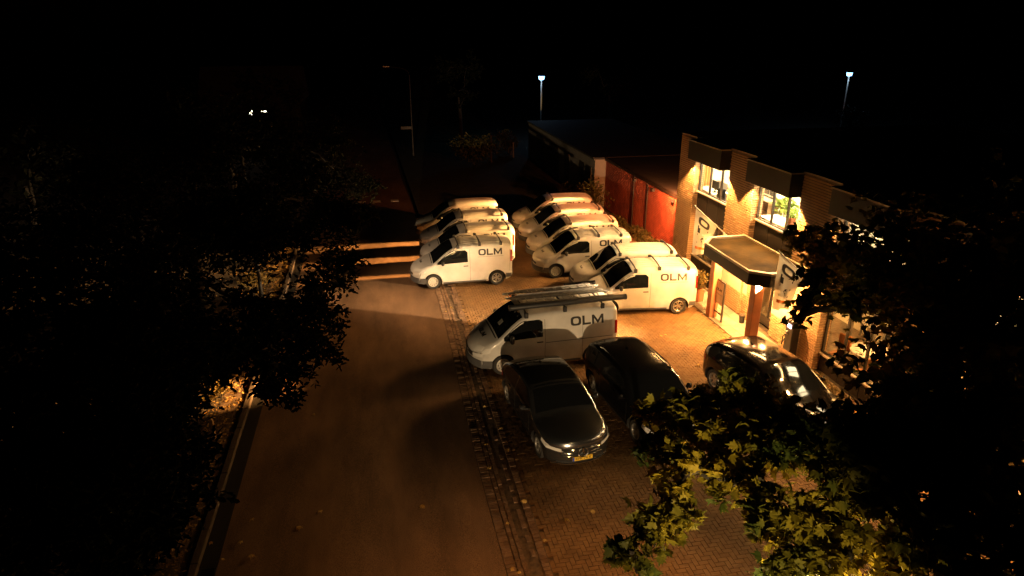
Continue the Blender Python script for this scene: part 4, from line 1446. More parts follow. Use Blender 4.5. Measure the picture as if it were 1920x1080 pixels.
# canopy over the entrance
CA = [(11.10, 20.72), (11.60, 21.34), (13.0, 21.34), (13.0, 17.25), (11.58, 17.25), (11.06, 17.66)]
def inset(poly, d):
    c = Vector((sum(p[0] for p in poly) / len(poly), sum(p[1] for p in poly) / len(poly)))
    return [(c.x + (p[0] - c.x) * (1 - d), c.y + (p[1] - c.y) * (1 - d)) for p in poly]
can = P(MB().prism(CA, 2.63, 3.0), 'canopy', M_PANEL)
rim = MB()
IN = inset(CA, 0.07)
n = len(CA)
v = [(x, y, 3.002) for x, y in CA] + [(x, y, 3.085) for x, y in CA] + [(x, y, 3.085) for x, y in IN] + [(x, y, 3.002) for x, y in IN]
f = []
for i in range(n):
    j = (i + 1) % n
    f += [(i, j, n + j, n + i), (n + i, n + j, 2 * n + j, 2 * n + i), (2 * n + i, 2 * n + j, 3 * n + j, 3 * n + i)]
sub(rim.add(v, f), 'canopy_rim', M_TRIM, can)
sub(MB().prism(inset(CA, 0.072), 3.001, 3.03), 'canopy_roof', M_CANOPYROOF, can)
sub(MB().prism(inset(CA, 0.03), 2.605, 2.627), 'canopy_soffit', M_CREAM, can)
for y in (20.6, 19.3, 18.0):
    sub(MB().lathe([(0.001, 2.585), (0.09, 2.585), (0.09, 2.603)], 14, 'z', (12.1, y, 0)), 'down_light', M_CEILLAMP, can)
for (x, y) in ((11.93, 21.18), (11.62, 17.95)):
    P(MB().box(x - 0.15, x + 0.15, y - 0.15, y + 0.15, 0.0, 2.60, 0.012), 'post', M_POSTRED)

# roof furniture seen dimly
rv = props(MB().box(20.0, 21.6, 26.2, 26.9, ZR - 0.05, ZR + 0.12, 0.02).build('roof_light', M_ALU), 'low metal roof light on the dark flat office roof', 'roof light')

# room furniture
def office_chair(x, y, z, rz, m, label):
    t = thing('office_chair', (x, y, z), label, 'chair', None, rz)
    MB().box(-0.24, 0.24, -0.24, 0.24, 0.42, 0.50, 0.03).build('seat', m, t)
    MB().box(0.20, 0.27, -0.22, 0.22, 0.55, 1.08, 0.03).build('backrest', m, t)
    MB().tube([(0, 0, 0.08), (0, 0, 0.42)], 0.03, 8).build('column', M_BLACK, t)
    for k in range(5):
        a = 2 * math.pi * k / 5
        MB().tube([(0, 0, 0.09), (0.28 * math.cos(a), 0.28 * math.sin(a), 0.04)], 0.02, 6).build('leg', M_BLACK, t)
def desk(x, y, z, w, d, label, m=M_TABLE):
    t = thing('desk', (x, y, z), label, 'desk')
    MB().box(-d / 2, d / 2, -w / 2, w / 2, 0.71, 0.75, 0.008).build('desktop', m, t)
    for sx in (-1, 1):
        for sy in (-1, 1):
            MB().box(sx * (d / 2 - 0.06) - 0.025, sx * (d / 2 - 0.06) + 0.025, sy * (w / 2 - 0.06) - 0.025, sy * (w / 2 - 0.06) + 0.025, 0, 0.71).build('leg', M_ALU, t)
def leaf_ball(n, rad, center, size, base, flat=1.0):
    d = RNG.normal(size=(n, 3)); d /= np.linalg.norm(d, axis=1)[:, None]
    p = d * (RNG.random(n) ** 0.4)[:, None] * np.array([rad, rad, rad * flat]) + np.array(center)
    return scatter_leaves(p, base, size, 0.35)

LEAF_OAK = np.array([(0, 0, 0), (0.10, 0.20, 0.01), (0.06, 0.34, 0), (0.24, 0.52, 0.03), (0.10, 0.66, 0), (0.16, 0.84, 0.01), (0, 1.0, -0.04), (-0.16, 0.84, 0.01), (-0.10, 0.66, 0), (-0.24, 0.52, 0.03), (-0.06, 0.34, 0), (-0.10, 0.20, 0.01)])
LEAF_MAPLE = np.array([(0, 0, 0), (0.14, 0.10, 0.01), (0.40, 0.02, -0.03), (0.32, 0.22, 0.01), (0.54, 0.42, -0.04), (0.28, 0.44, 0.02), (0.24, 0.66, 0.0), (0.10, 0.62, 0.02), (0, 1.0, -0.05), (-0.10, 0.62, 0.02), (-0.24, 0.66, 0.0), (-0.28, 0.44, 0.02), (-0.54, 0.42, -0.04), (-0.32, 0.22, 0.01), (-0.40, 0.02, -0.03), (-0.14, 0.10, 0.01)])
LEAF_SMALL = np.array([(0, 0, 0), (0.22, 0.4, 0.03), (0, 1.0, -0.02), (-0.22, 0.4, 0.03)])
LEAF_MAPLE = LEAF_MAPLE * np.array([1, 1, 1.6]) + np.array([[0, 0, -0.14 * x * x - 0.06 * y * y] for x, y, z in LEAF_MAPLE])
LEAF_OAK = LEAF_OAK * np.array([1, 1, 2.0]) + np.array([[0, 0, -0.12 * y * y] for x, y, z in LEAF_OAK])
def leaf_faces(base):
    """a fan of two n-gon halves about the midrib, folded a little"""
    return np.array([(0, i, i + 1) for i in range(1, len(base) - 1)])
def rand_frames(n, upbias):
    nrm = RNG.normal(size=(n, 3)); nrm[:, 2] = np.abs(nrm[:, 2]) + upbias
    nrm /= np.linalg.norm(nrm, axis=1)[:, None]
    t = RNG.normal(size=(n, 3)); t -= nrm * np.sum(t * nrm, 1)[:, None]; t /= np.linalg.norm(t, axis=1)[:, None]
    s_ = np.cross(t, nrm)
    return s_, t, nrm
def scatter_leaves(p, base, size, upbias=0.5):
    n = len(p)
    s_, t, nr = rand_frames(n, upbias)
    sc = size * RNG.uniform(0.65, 1.25, n)
    k = len(base)
    V = p[:, None, :] + sc[:, None, None] * (base[None, :, 0, None] * s_[:, None, :] + base[None, :, 1, None] * t[:, None, :] + base[None, :, 2, None] * nr[:, None, :])
    tri = leaf_faces(base)
    F = (np.arange(n)[:, None, None] * k + tri[None]).reshape(-1, 3)
    return V.reshape(-1, 3), F
def potted_plant(x, y, z, r, h, label, m=M_GREENPLANT, pot=M_TERRA, n=260, leaf=0.22):
    t = thing('potted_plant', (x, y, z), label, 'plant')
    MB().lathe([(0.001, 0.0), (0.13, 0.0), (0.19, 0.32), (0.16, 0.32), (0.15, 0.26), (0.001, 0.26)], 18).build('pot', pot, t, smooth=40)
    MB().tube([(0, 0, 0.25), (0.03, 0.02, h * 0.6), (0, 0.05, h)], [0.025, 0.02, 0.012], 6).build('stem', M_BARK, t)
    V, F = leaf_ball(n, r, (0, 0, h), leaf, LEAF_SMALL, 0.8)
    props(link('foliage', np_mesh('foliage', V, F, m), t), kind='stuff')

# upper rooms
desk(14.0, 25.9, 2.95, 1.5, 0.75, 'white desk in the left upper office window')
office_chair(13.95, 24.75, 2.95, R(200), M_CHAIR, 'black office chair by the right end of the left upper window')
props(MB().box(14.55, 14.60, 24.9, 26.6, 2.96, 3.95, 0.01).build('office_screen', M_GREYDECAL), 'grey screen standing behind the desk in the left upper window', 'screen')
v = []
for k in range(29):
    x = 13.62 + 0.75 * k / 28
    y = 26.82 + 0.04 * math.sin(k * 1.3)
    v += [(x, y, 3.1), (x, y, 5.5), (x, y - 0.012, 5.5), (x, y - 0.012, 3.1)]
f = []
for k in range(28):
    for q in range(4):
        a, c = 4 * k + q, 4 * k + (q + 1) % 4
        f.append((a, c, c + 4, a + 4))
props(MB().add(v, f).build('curtain', M_CURTAIN, smooth=60), 'orange curtain at the left of the left upper office window', 'curtain')
mon = thing('monitor', (13.85, 25.45, 3.70), 'black monitor standing on the desk in the left upper window', 'monitor')
MB().box(-0.02, 0.02, -0.28, 0.28, 0.12, 0.48, 0.01).build('display', M_BLACK, mon)
MB().box(-0.10, 0.10, -0.1, 0.1, 0.0, 0.015).box(-0.015, 0.015, -0.03, 0.03, 0.015, 0.13).build('stand', M_BLACK, mon)
desk(14.0, 20.6, 2.95, 2.0, 0.75, 'white desk with a plant beside it in the middle upper window')
office_chair(13.95, 19.35, 2.95, R(160), M_ORANGECHAIR, 'brown office chair in the middle upper window')
potted_plant(14.75, 21.75, 2.95, 0.40, 0.95, 'large green plant in the middle upper office window', n=170, leaf=0.26)
potted_plant(13.9, 20.05, 3.70, 0.22, 0.42, 'small green pot plant on the desk in the middle upper window', n=120, leaf=0.16)
for k, (yy, zz_) in enumerate(((25.2, 3.65), (25.6, 3.65), (25.2, 3.25), (25.6, 3.25))):
    props(MB().box(16.36, 16.39, yy - 0.17, yy + 0.17, zz_ - 0.17, zz_ + 0.17, 0.005).build('picture', M_BLACK), ('lower', 'upper')[k < 2] + (' left', ' right')[k % 2 == 0] + ' dark framed picture on the office back wall', 'picture', 'pictures on the office wall')
cabinet = thing('cabinet', (14.45, 22.6, 2.95), 'dark cabinet with open shelves at the left of the middle upper window', 'cabinet')
MB().box(-0.2, 0.2, -0.5, 0.5, 0, 0.04).box(-0.2, 0.2, -0.5, 0.5, 0.5, 0.54).box(-0.2, 0.2, -0.5, 0.5, 1.05, 1.09).build('shelf', M_WOOD, cabinet)
MB().box(-0.2, 0.2, -0.54, -0.502, 0, 1.1).box(-0.2, 0.2, 0.502, 0.54, 0, 1.1).build('side', M_WOOD, cabinet)
MB().box(0.202, 0.22, -0.54, 0.54, 0, 1.1).build('back', M_FRAME, cabinet)
# ground floor meeting rooms
for (x, y, lab) in ((14.6, 16.0, 'round white table in the meeting room behind the hedge'), (14.6, 11.4, 'round white table in the room behind the maple')):
    t = thing('round_table', (x, y, 0.04), lab, 'table')
    MB().lathe([(0.001, 0.71), (0.62, 0.71), (0.64, 0.725), (0.62, 0.745), (0.001, 0.745)], 28).build('tabletop', M_TABLE, t, smooth=40)
    MB().lathe([(0.28, 0.0), (0.28, 0.02), (0.05, 0.06), (0.045, 0.70)], 18).build('pedestal', M_ALU, t, smooth=40)
office_chair(13.85, 16.5, 0.04, R(20), M_ORANGECHAIR, 'brown chair by the round table, window side behind the hedge')
office_chair(15.5, 16.6, 0.04, R(0), M_CHAIR, 'black chair on the far side of the round meeting table')
office_chair(13.85, 15.2, 0.04, R(250), M_ORANGECHAIR, 'brown chair pulled out near the right meeting room window')
desk(16.0, 17.9, 0.04, 1.2, 0.5, 'white sideboard desk at the back of the meeting room')

# ------------------------------------------------------------------ things at the entrance
def flag(y, label, flip):
    t = thing('flag', (XF, y, 2.6), label, 'flag', 'flags beside the entrance')
    MB().tube([(0.1, 0, 0.0), (-1.42, 0, 1.28)], 0.02, 8).build('flagpole', M_WHITE, t, smooth=50)
    MB().lathe([(0.001, 0), (0.035, 0.01), (0.04, 0.035), (0.02, 0.06), (0.001, 0.065)], 12, 'z', (-1.43, 0, 1.27)).build('finial', M_ALU, t, smooth=50)
    # cloth hanging from the sloping pole, gathered towards its low corner
    def cl(u, w, d=0.0):
        px, pz = -1.38 + u * 0.95, 1.245 - u * 0.80
        drop = 1.85 - 0.75 * u
        gather = 1 - 0.45 * w
        x = -1.38 + u * 0.95 * gather + 0.05 * w
        z = pz - drop * w
        yy = 0.05 * math.sin(u * 7 + w * 3.0) * (0.25 + w) + 0.03 * math.sin(u * 15 + 1) * w
        return (x, yy + d, z)
    b = MB()
    nu, nw = 15, 22
    v = [cl(i / (nu - 1), j / (nw - 1), 0.003) for j in range(nw) for i in range(nu)] + [cl(i / (nu - 1), j / (nw - 1), -0.003) for j in range(nw) for i in range(nu)]
    f = []
    N = nu * nw
    for j in range(nw - 1):
        for i in range(nu - 1):
            a = j * nu + i
            f += [(a, a + 1, a + nu + 1, a + nu), (N + a, N + a + nu, N + a + nu + 1, N + a + 1)]
    cloth = b.add(v, f).build('cloth', M_FLAG, t, smooth=60)
    q, w_ = word_quads('OLM', 0.36)
    q2 = []
    for quad in q:     # subdivide along the word so that it follows the folds; the word runs down the cloth
        q2.append(quad)
    for side in (1, -1):
        lb = MB()
        for quad in q2:
            pts = []
            for (px, py) in quad:
                uu = 0.18 + py * 1.45 if side < 0 else 0.72 - py * 1.45
                ww = 0.10 + px * 0.46
                pts.append(cl(uu, ww, -0.012 if side < 0 else 0.012))
            pts2 = [(x, yy + (0.008 if side < 0 else -0.008), z) for x, yy, z in pts]
            lb.add(pts + pts2, [(0, 1, 2, 3), (7, 6, 5, 4), (0, 4, 5, 1), (1, 5, 6, 2), (2, 6, 7, 3), (3, 7, 4, 0)])
        lb.build('flag_lettering', M_DECAL, cloth)
    pts = [cl(u, 0.80, -0.012) for u in np.linspace(0.12, 0.85, 8)] + [cl(u, 0.86, -0.012) for u in np.linspace(0.85, 0.12, 8)]
    ob = MB()
    for i in range(7):
        ob.add([pts[i], pts[i + 1], pts[14 - i], pts[15 - i]], [(0, 1, 2, 3)])
    ob.build('orange_stripe', M_AMBERLENS, cloth)
flag(22.62, 'white OLM flag on a sloping pole left of the entrance canopy', 1)
flag(17.05, 'white OLM flag on a sloping pole right of the entrance canopy', -1)

sg_ = thing('pavement_sign', (11.98, 20.86, 0.012), 'standing sign board in a dark frame beside the canopy post', 'sign')
for y in (0.36, -0.36):
    MB().box(-0.03, 0.03, y - 0.03, y + 0.03, 0, 1.55, 0.006).build('upright', M_FRAME, sg_)
MB().box(-0.03, 0.03, -0.329, 0.329, 1.49, 1.55, 0.006).build('top_rail', M_FRAME, sg_)
bd = MB().box(-0.018, 0.018, -0.327, 0.327, 0.62, 1.487, 0.004).build('board', M_CREAM, sg_)
q, w_ = word_quads('OLM', 0.10)
lettering('board_lettering', q, lambda u, v_, d: (-0.019 - d, w_ / 2 - u, 1.12 + v_), bd)
MB().box(-0.021, -0.0185, -0.28, 0.28, 0.98, 1.01).build('board_line', M_GREYDECAL, bd)
MB().box(-0.02, 0.02, -0.329, 0.329, 0.25, 0.30, 0.004).build('lower_rail', M_FRAME, sg_)

ch = thing('charging_post', (12.78, 17.45, 0.012), 'dark charging post with a small blue lit screen against the brick pier', 'charging post')
MB().box(-0.14, 0.14, -0.20, 0.20, 0, 1.36, 0.03).build('housing', M_BLACK, ch, smooth=30)
MB().box(-0.148, -0.139, -0.11, 0.11, 1.08, 1.22).build('screen', M_SCREEN, ch)
MB().tube([(-0.15, 0.05, 0.9), (-0.26, 0.10, 0.75), (-0.22, 0.16, 0.45), (-0.12, 0.20, 0.62)], 0.018, 8).build('cable', M_BLACK, ch, smooth=60)
MB().box(-0.20, -0.135, 0.02, 0.08, 0.84, 0.96, 0.012).build('plug', M_GREYDECAL, ch)
bn = thing('litter_bin', (12.72, 20.35, 0.012), 'small black bin with a pale lid beside the entrance door', 'bin')
MB().lathe([(0.001, 0), (0.09, 0), (0.11, 0.26), (0.10, 0.28)], 16).build('bin_body', M_BLACK, bn, smooth=40)
MB().lathe([(0.115, 0.281), (0.10, 0.32), (0.001, 0.33)], 16).build('lid', M_KERB, bn, smooth=40)

# planter and shrubs
pl = thing('planter', (12.05, 22.75, 0.012), 'square terracotta planter by the entrance with a leafy shrub in it', 'planter')
MB().box(-0.24, 0.24, -0.24, 0.24, 0, 0.5, 0.02).build('tub', M_TERRA, pl)
V, F = leaf_ball(420, 0.42, (0, 0, 0.85), 0.16, LEAF_SMALL)
props(link('foliage', np_mesh('foliage', V, F, M_HEDGE), pl), kind='stuff')
def shrub(x, y, r, h, label, n=420, m=M_SHRUB, group='shrubs along the red wall', leaf=0.13, base=LEAF_SMALL):
    t = thing('shrub', (x, y, 0), label, 'shrub', group)
    s_ = MB()
    for k in range(5):
        a = random.uniform(0, 6.28)
        s_.tube([(0.05 * math.cos(a), 0.05 * math.sin(a), -0.05), (r * 0.5 * math.cos(a), r * 0.5 * math.sin(a), h * 0.75)], [0.018, 0.006], 5)
    s_.build('stems', M_BARK, t)
    ps = []
    for k in range(7):
        c = np.array([random.uniform(-.5, .5) * r, random.uniform(-.5, .5) * r, h * random.uniform(0.35, 0.75)])
        ps.append(leaf_ball(n // 7, r * 0.55, c, leaf, base, h / (2 * r) if r else 1))
    V, F = join_np(ps)
    props(link('foliage', np_mesh('foliage', V, F, m), t), kind='stuff')
for k in range(10):
    y = 27.6 + k * 0.72
    shrub(12.75 + random.uniform(-.25, .25), y, random.uniform(.45, .65), random.uniform(.5, .8), 'low dark shrub planted at the foot of the red wall, ' + ('first', 'second', 'third', 'fourth', 'fifth', 'sixth', 'seventh', 'eighth', 'ninth', 'tenth')[k] + ' from the office')
shrub(12.1, 35.9, 1.1, 2.3, 'tall dark bush at the far end of the red wall', 1300, group=None, leaf=0.16)
shrub(11.6, 38.6, 1.0, 1.5, 'dark bush in front of the white garages', 800, group=None, leaf=0.16)
shrub(7.5, 52.0, 2.6, 3.2, 'wide dark bush beyond the yard near the pale post', 2200, group=None, leaf=0.25)
for k, (x, y) in enumerate(((12.55, 24.9), (12.6, 24.0))):
    shrub(x, y, 0.42, 0.7, ('low shrub under the ground floor window, nearer the far corner', 'low shrub under the ground floor window, nearer the planter')[k], 320, M_HEDGE, 'shrubs under the left window')
hd = thing('hedge', (11.75, 14.75, 0), 'clipped box hedge with a warm lit top under the meeting room window', 'hedge')
MB().box(-0.30, 0.30, -1.15, 1.15, 0, 0.66, 0.08).build('core', M_SOIL, hd)
n = 5200
p = np.column_stack([RNG.uniform(-.36, .36, n), RNG.uniform(-1.22, 1.22, n), RNG.uniform(0.05, 0.78, n)])
top = RNG.random(n) < 0.55
p[top, 2] = 0.74 + RNG.normal(0, 0.025, top.sum())
V, F = scatter_leaves(p, LEAF_SMALL, 0.075, 0.6)
props(link('foliage', np_mesh('foliage', V, F, M_HEDGE), hd), kind='stuff')

# ------------------------------------------------------------------ red brick annex, garages
an = thing('annex', (13.4, 32.7, 0), 'long low annex with a red brick wall along the yard', 'building')
def AN(mb, name, m, parent=None, org=(13.4, 32.7, 0), **k):
    mb.v = [(x - org[0], y - org[1], z - org[2]) for x, y, z in mb.v]
    return mb.build(name, m, parent, **k)
wl = AN(MB().box(13.42, 13.7, 27.26, 38.0, 0, 2.9), 'wall', M_MORTAR, an)
V, F = join_np([bricks_on('-x', 27.3, 33.3, 0, 2.9, 13.42), bricks_on('-x', 33.3, 38.0, 0, 2.9, 13.42)])
props(link('brickwork', np_mesh('brickwork', V - np.array([13.4, 32.7, 0]), F, M_REDBRICK), wl), kind='stuff')
AN(MB().box(13.36, 24, 27.26, 38.0, 2.905, 3.0), 'roof', M_ROOF, an)
AN(MB().box(13.30, 13.36, 27.27, 38.0, 2.86, 3.04), 'roof_edge', M_PANEL, an)
for y in (33.3, 31.4):
    AN(MB().tube([(13.37, y, 0), (13.37, y, 2.85)], 0.03, 10), 'downpipe', M_BLACK, an, smooth=40)
P(MB().box(13.05, 13.2, 27.26, 27.40, 3.30, 3.45, 0.02), 'added_wall_spot_housing', M_AMBERLENS)  # invented housing for the orange spot added at the corner
for y_ in (28.3, 30.65, 33.1):
    AN(MB().box(13.24, 13.39, y_ - 0.12, y_ + 0.12, 2.60, 2.76, 0.02), 'added_lane_housing', M_DARKSTEEL, an)  # invented housings for the spots added to stripe the road
ga = thing('garage_block', (12.7, 46, 0), 'row of white rendered garages with dark doors beyond the red wall', 'garage')
go = (12.7, 46, 0)
AN(MB().box(12.72, 20, 38.02, 56, 0, 2.9), 'wall', M_WHITEWALL, ga, go)
AN(MB().box(12.62, 20.1, 38.01, 56.1, 2.903, 3.02), 'roof', M_ROOF, ga, go)
for y0, y1 in ((38.6, 39.6), (40.0, 41.0), (43.4, 44.6), (46.2, 48.6), (50.4, 52.8)):
    d_ = AN(MB().box(12.66, 12.715, y0, y1, 0.02, 2.35, 0.01), 'garage_door', M_FRAME, ga, go)
    AN(MB().box(12.63, 12.659, y0 + 0.1, y0 + 0.22, 1.0, 1.05), 'handle', M_ALU, d_, go)
fn_ = thing('fence', (11.4, 60, 0), 'low pale fence leading away past the white garages', 'fence')
for k in range(8):
    MB().box(-0.05, 0.05, -4 + k * 1.1 - 0.05, -4 + k * 1.1 + 0.05, 0, 1.3).build('post', M_WHITEWALL, fn_)
for z in (0.5, 1.1):
    MB().box(-0.02, 0.02, -4, 3.75, z - 0.05, z + 0.05).build('rail', M_WHITEWALL, fn_)
props(MB().box(9.1, 9.25, 54, 54.15, 0, 2.2, 0.02).build('marker_post', M_KERB), 'single pale marker post standing beyond the yard', 'post')

# ================================================================== trees
OAK_FAR = [
    (-0.61, 25.73, 4.6, 0.8), (-1.3, 24.39, 5.2, 1.2), (-1.81, 20.58, 5, 1.3), (-2.33, 20.58, 6, 1.5), (-1.2, 20.58, 4.8, 0.9), (-0.38, 20.86, 4.6, 0.4),
    (-2.18, 17.73, 5, 0.8), (-2.98, 18.2, 5.5, 1.5), (-3.72, 17.47, 6, 1.6), (-3.07, 16.5, 5, 0.8), (-3.81, 16.67, 5.2, 0.9), (-4.7, 17.11, 5.6, 1.6),
    (-0.87, 19.64, 4.7, 0.5), (-3.02, 24.84, 6.5, 1), (-1.77, 28.05, 6, 1.2),
]
OAK_SPRAY = [
    (-1.39, 15.54, 4.8, 0.5), (-1.04, 16.07, 4.8, 0.35), (-0.67, 15.71, 4.8, 0.3), (-0.81, 14.85, 4.8, 0.28), (-0.97, 14.18, 4.8, 0.28), (-1.19, 16.8, 4.9, 0.2),
    (-1.42, 13.57, 5, 0.5),
]
OAK_NEAR = [
    (-1.3, 12.51, 5, 0.45), (-1.62, 11.95, 5.2, 0.6), (-1.12, 11.92, 4.9, 0.3), (-1.47, 10.95, 5, 0.5), (-1.21, 10.89, 4.8, 0.35), (-1, 10.94, 4.7, 0.2),
    (-1.52, 10.35, 4.8, 0.35), (-1.66, 9.92, 4.7, 0.3), (-1.93, 9.8, 4.7, 0.3), (-1.96, 10.05, 5, 0.45), (-1.94, 10.83, 5.3, 0.7), (-2.49, 12.14, 5.3, 0.6),
    (-2.36, 10.29, 5.3, 0.6), (-2.7, 10.13, 5.5, 0.7), (-2.8, 9.83, 5.2, 0.5), (-3.12, 10.01, 5.6, 0.9), (-2.87, 8.9, 5.1, 0.4), (-3.13, 9.03, 5.4, 0.6),
    (-2.83, 8.11, 5, 0.45), (-3.2, 8.22, 5.3, 0.6), (-2.64, 7.91, 4.7, 0.28), (-2.74, 7.36, 4.8, 0.4), (-2.52, 7.42, 4.6, 0.18), (-2.58, 7.18, 4.6, 0.2),
    (-2.83, 6.86, 4.9, 0.45), (-3.07, 7.3, 5.2, 0.6), (-2.66, 6.54, 4.7, 0.3), (-2.88, 6.23, 4.8, 0.5), (-3.16, 6.39, 5.2, 0.7), (-3.31, 7.42, 5.6, 0.9),
    (-3.35, 8.55, 6, 1.2), (-3.38, 6.81, 5.6, 0.9), (-3.38, 6.04, 5.4, 0.9), (-3.63, 7.29, 6, 1.2), (-3.86, 10.87, 6.2, 1.5), (-3.99, 8.8, 6.4, 1.6),
    (-3.76, 6.6, 6, 1.2), (-4.2, 13.22, 6, 1.2),
]
MAPLE = [
    (3.4, 7.59, 5, 0.16), (3.74, 7.45, 5, 0.35), (4.11, 7.49, 5.1, 0.35), (4.41, 7.29, 5.1, 0.4), (3.88, 7.15, 5, 0.4), (3.37, 7.01, 4.9, 0.3),
    (4.72, 7.32, 5.3, 0.5), (4, 6.62, 5, 0.4), (3.5, 6.63, 4.9, 0.3), (4.43, 6.62, 5.1, 0.45), (4.85, 6.73, 5.3, 0.6), (3.6, 6.38, 4.9, 0.3),
    (4.05, 6.04, 5, 0.35), (4.45, 6.14, 5.1, 0.4), (3.82, 6.12, 4.9, 0.3), (4.14, 5.71, 5, 0.25), (3.16, 6.04, 4.9, 0.28), (2.82, 5.79, 4.85, 0.25),
    (2.9, 5.59, 4.85, 0.25), (3.12, 5.73, 4.85, 0.22), (2.66, 5.61, 4.8, 0.18), (2.4, 5.42, 4.75, 0.16), (2.29, 5.36, 4.75, 0.1), (2.72, 5.38, 4.8, 0.18),
    (2.41, 5.14, 4.75, 0.12), (4.9, 6.22, 5.3, 0.5), (5.02, 5.85, 5.3, 0.45), (5.1, 5.85, 5.5, 0.5), (3.9, 5.21, 5, 0.3), (3.98, 5.02, 5, 0.35),
    (3.82, 5.4, 5, 0.22), (4.31, 4.95, 5, 0.4), (4.68, 5.07, 5.2, 0.5), (5.02, 5.26, 5.5, 0.7), (4.44, 4.61, 5, 0.4), (3.83, 4.77, 4.9, 0.28),
    (4.11, 4.64, 4.9, 0.3), (5.06, 4.61, 5.3, 0.7), (5.43, 5.35, 5.8, 0.9), (6.1, 5.9, 5.9, 0.6), (5.51, 4.56, 5.8, 0.9), (7.0, 6.4, 6.3, 0.95),
    (5.24, 4.23, 5.2, 0.6), (5.64, 4.1, 5.5, 0.8), (6.14, 5, 6.2, 1.2), (7.5, 8.35, 6.3, 0.65), (7.2, 8.55, 6, 0.3), (8.4, 10.68, 6, 0.6),
    (7.73, 10.15, 5.8, 0.45), (8.42, 11.74, 6, 0.35), (9.27, 12.17, 6, 0.4), (7.17, 9.45, 5.7, 0.35), (6.6, 8.87, 5.6, 0.15), (8.53, 10.03, 6.3, 0.8),
    (8.54, 9.08, 6.6, 1.2), (8, 7.42, 6.6, 1.4), (7.27, 5.99, 6.5, 1.4), (9.07, 7.7, 7, 1.5), (8.64, 12.44, 5.9, 0.2),
    (8.0, 8.2, 6.2, 0.6),
]

OAK_FAR += [(-5.2, 22, 7.0, 2.0), (-6.5, 24, 6.5, 2.0), (-7.5, 20, 6.2, 1.8), (-5.0, 30, 6.4, 1.7), (-7.0, 27, 6.0, 1.8), (-4.0, 27.5, 5.8, 1.2)]
OAK_NEAR += [(-5.2, 9.5, 7.0, 1.5), (-6.8, 11.5, 6.6, 1.8), (-6.6, 8.0, 6.2, 1.5), (-5.6, 13.6, 6.4, 1.4)]

def crown(blobs, base, size, dens, upbias, twig_r=0.6):
    """leaves strung along twigs that fan out from each clump; returns leaf points and twig lines"""
    pts, twigs = [], []
    for (x, y, z, r) in blobs:
        n = int(dens * r * r * (1.0 if r < 1.0 else 0.75)) + 8
        K = max(5, int(n / 22))
        d = RNG.normal(size=(K, 3)); d[:, 2] *= 0.75; d /= np.linalg.norm(d, axis=1)[:, None]
        ln = r * RNG.uniform(0.55, 1.12, K)
        per = n // K + 1
        for k in range(K):
            s0 = np.array([x, y, z]) + RNG.normal(0, 0.12 * r, 3)
            t = RNG.uniform(0.12, 1.0, per) ** 0.7
            p = s0 + d[k] * (ln[k] * t)[:, None] + RNG.normal(0, 0.055 + 0.03 * r, (per, 3))
            p[:, 2] -= 0.10 * r * t ** 2
            pts.append(p)
            if r < twig_r or k % 6 == 0:
                e = s0 + d[k] * ln[k]
                twigs.append((s0, s0 + d[k] * ln[k] * 0.5 + RNG.normal(0, 0.03, 3), e - np.array([0, 0, 0.10 * r])))
    return np.vstack(pts), twigs

def limb_path(a, b, sag, n=6):
    a, b = np.array(a, float), np.array(b, float)
    out = []
    for t in np.linspace(0, 1, n):
        p = a + (b - a) * t
        p[2] += sag * math.sin(math.pi * t)
        out.append(p + (RNG.normal(0, 0.05, 3) if 0 < t < 1 else 0))
    return out

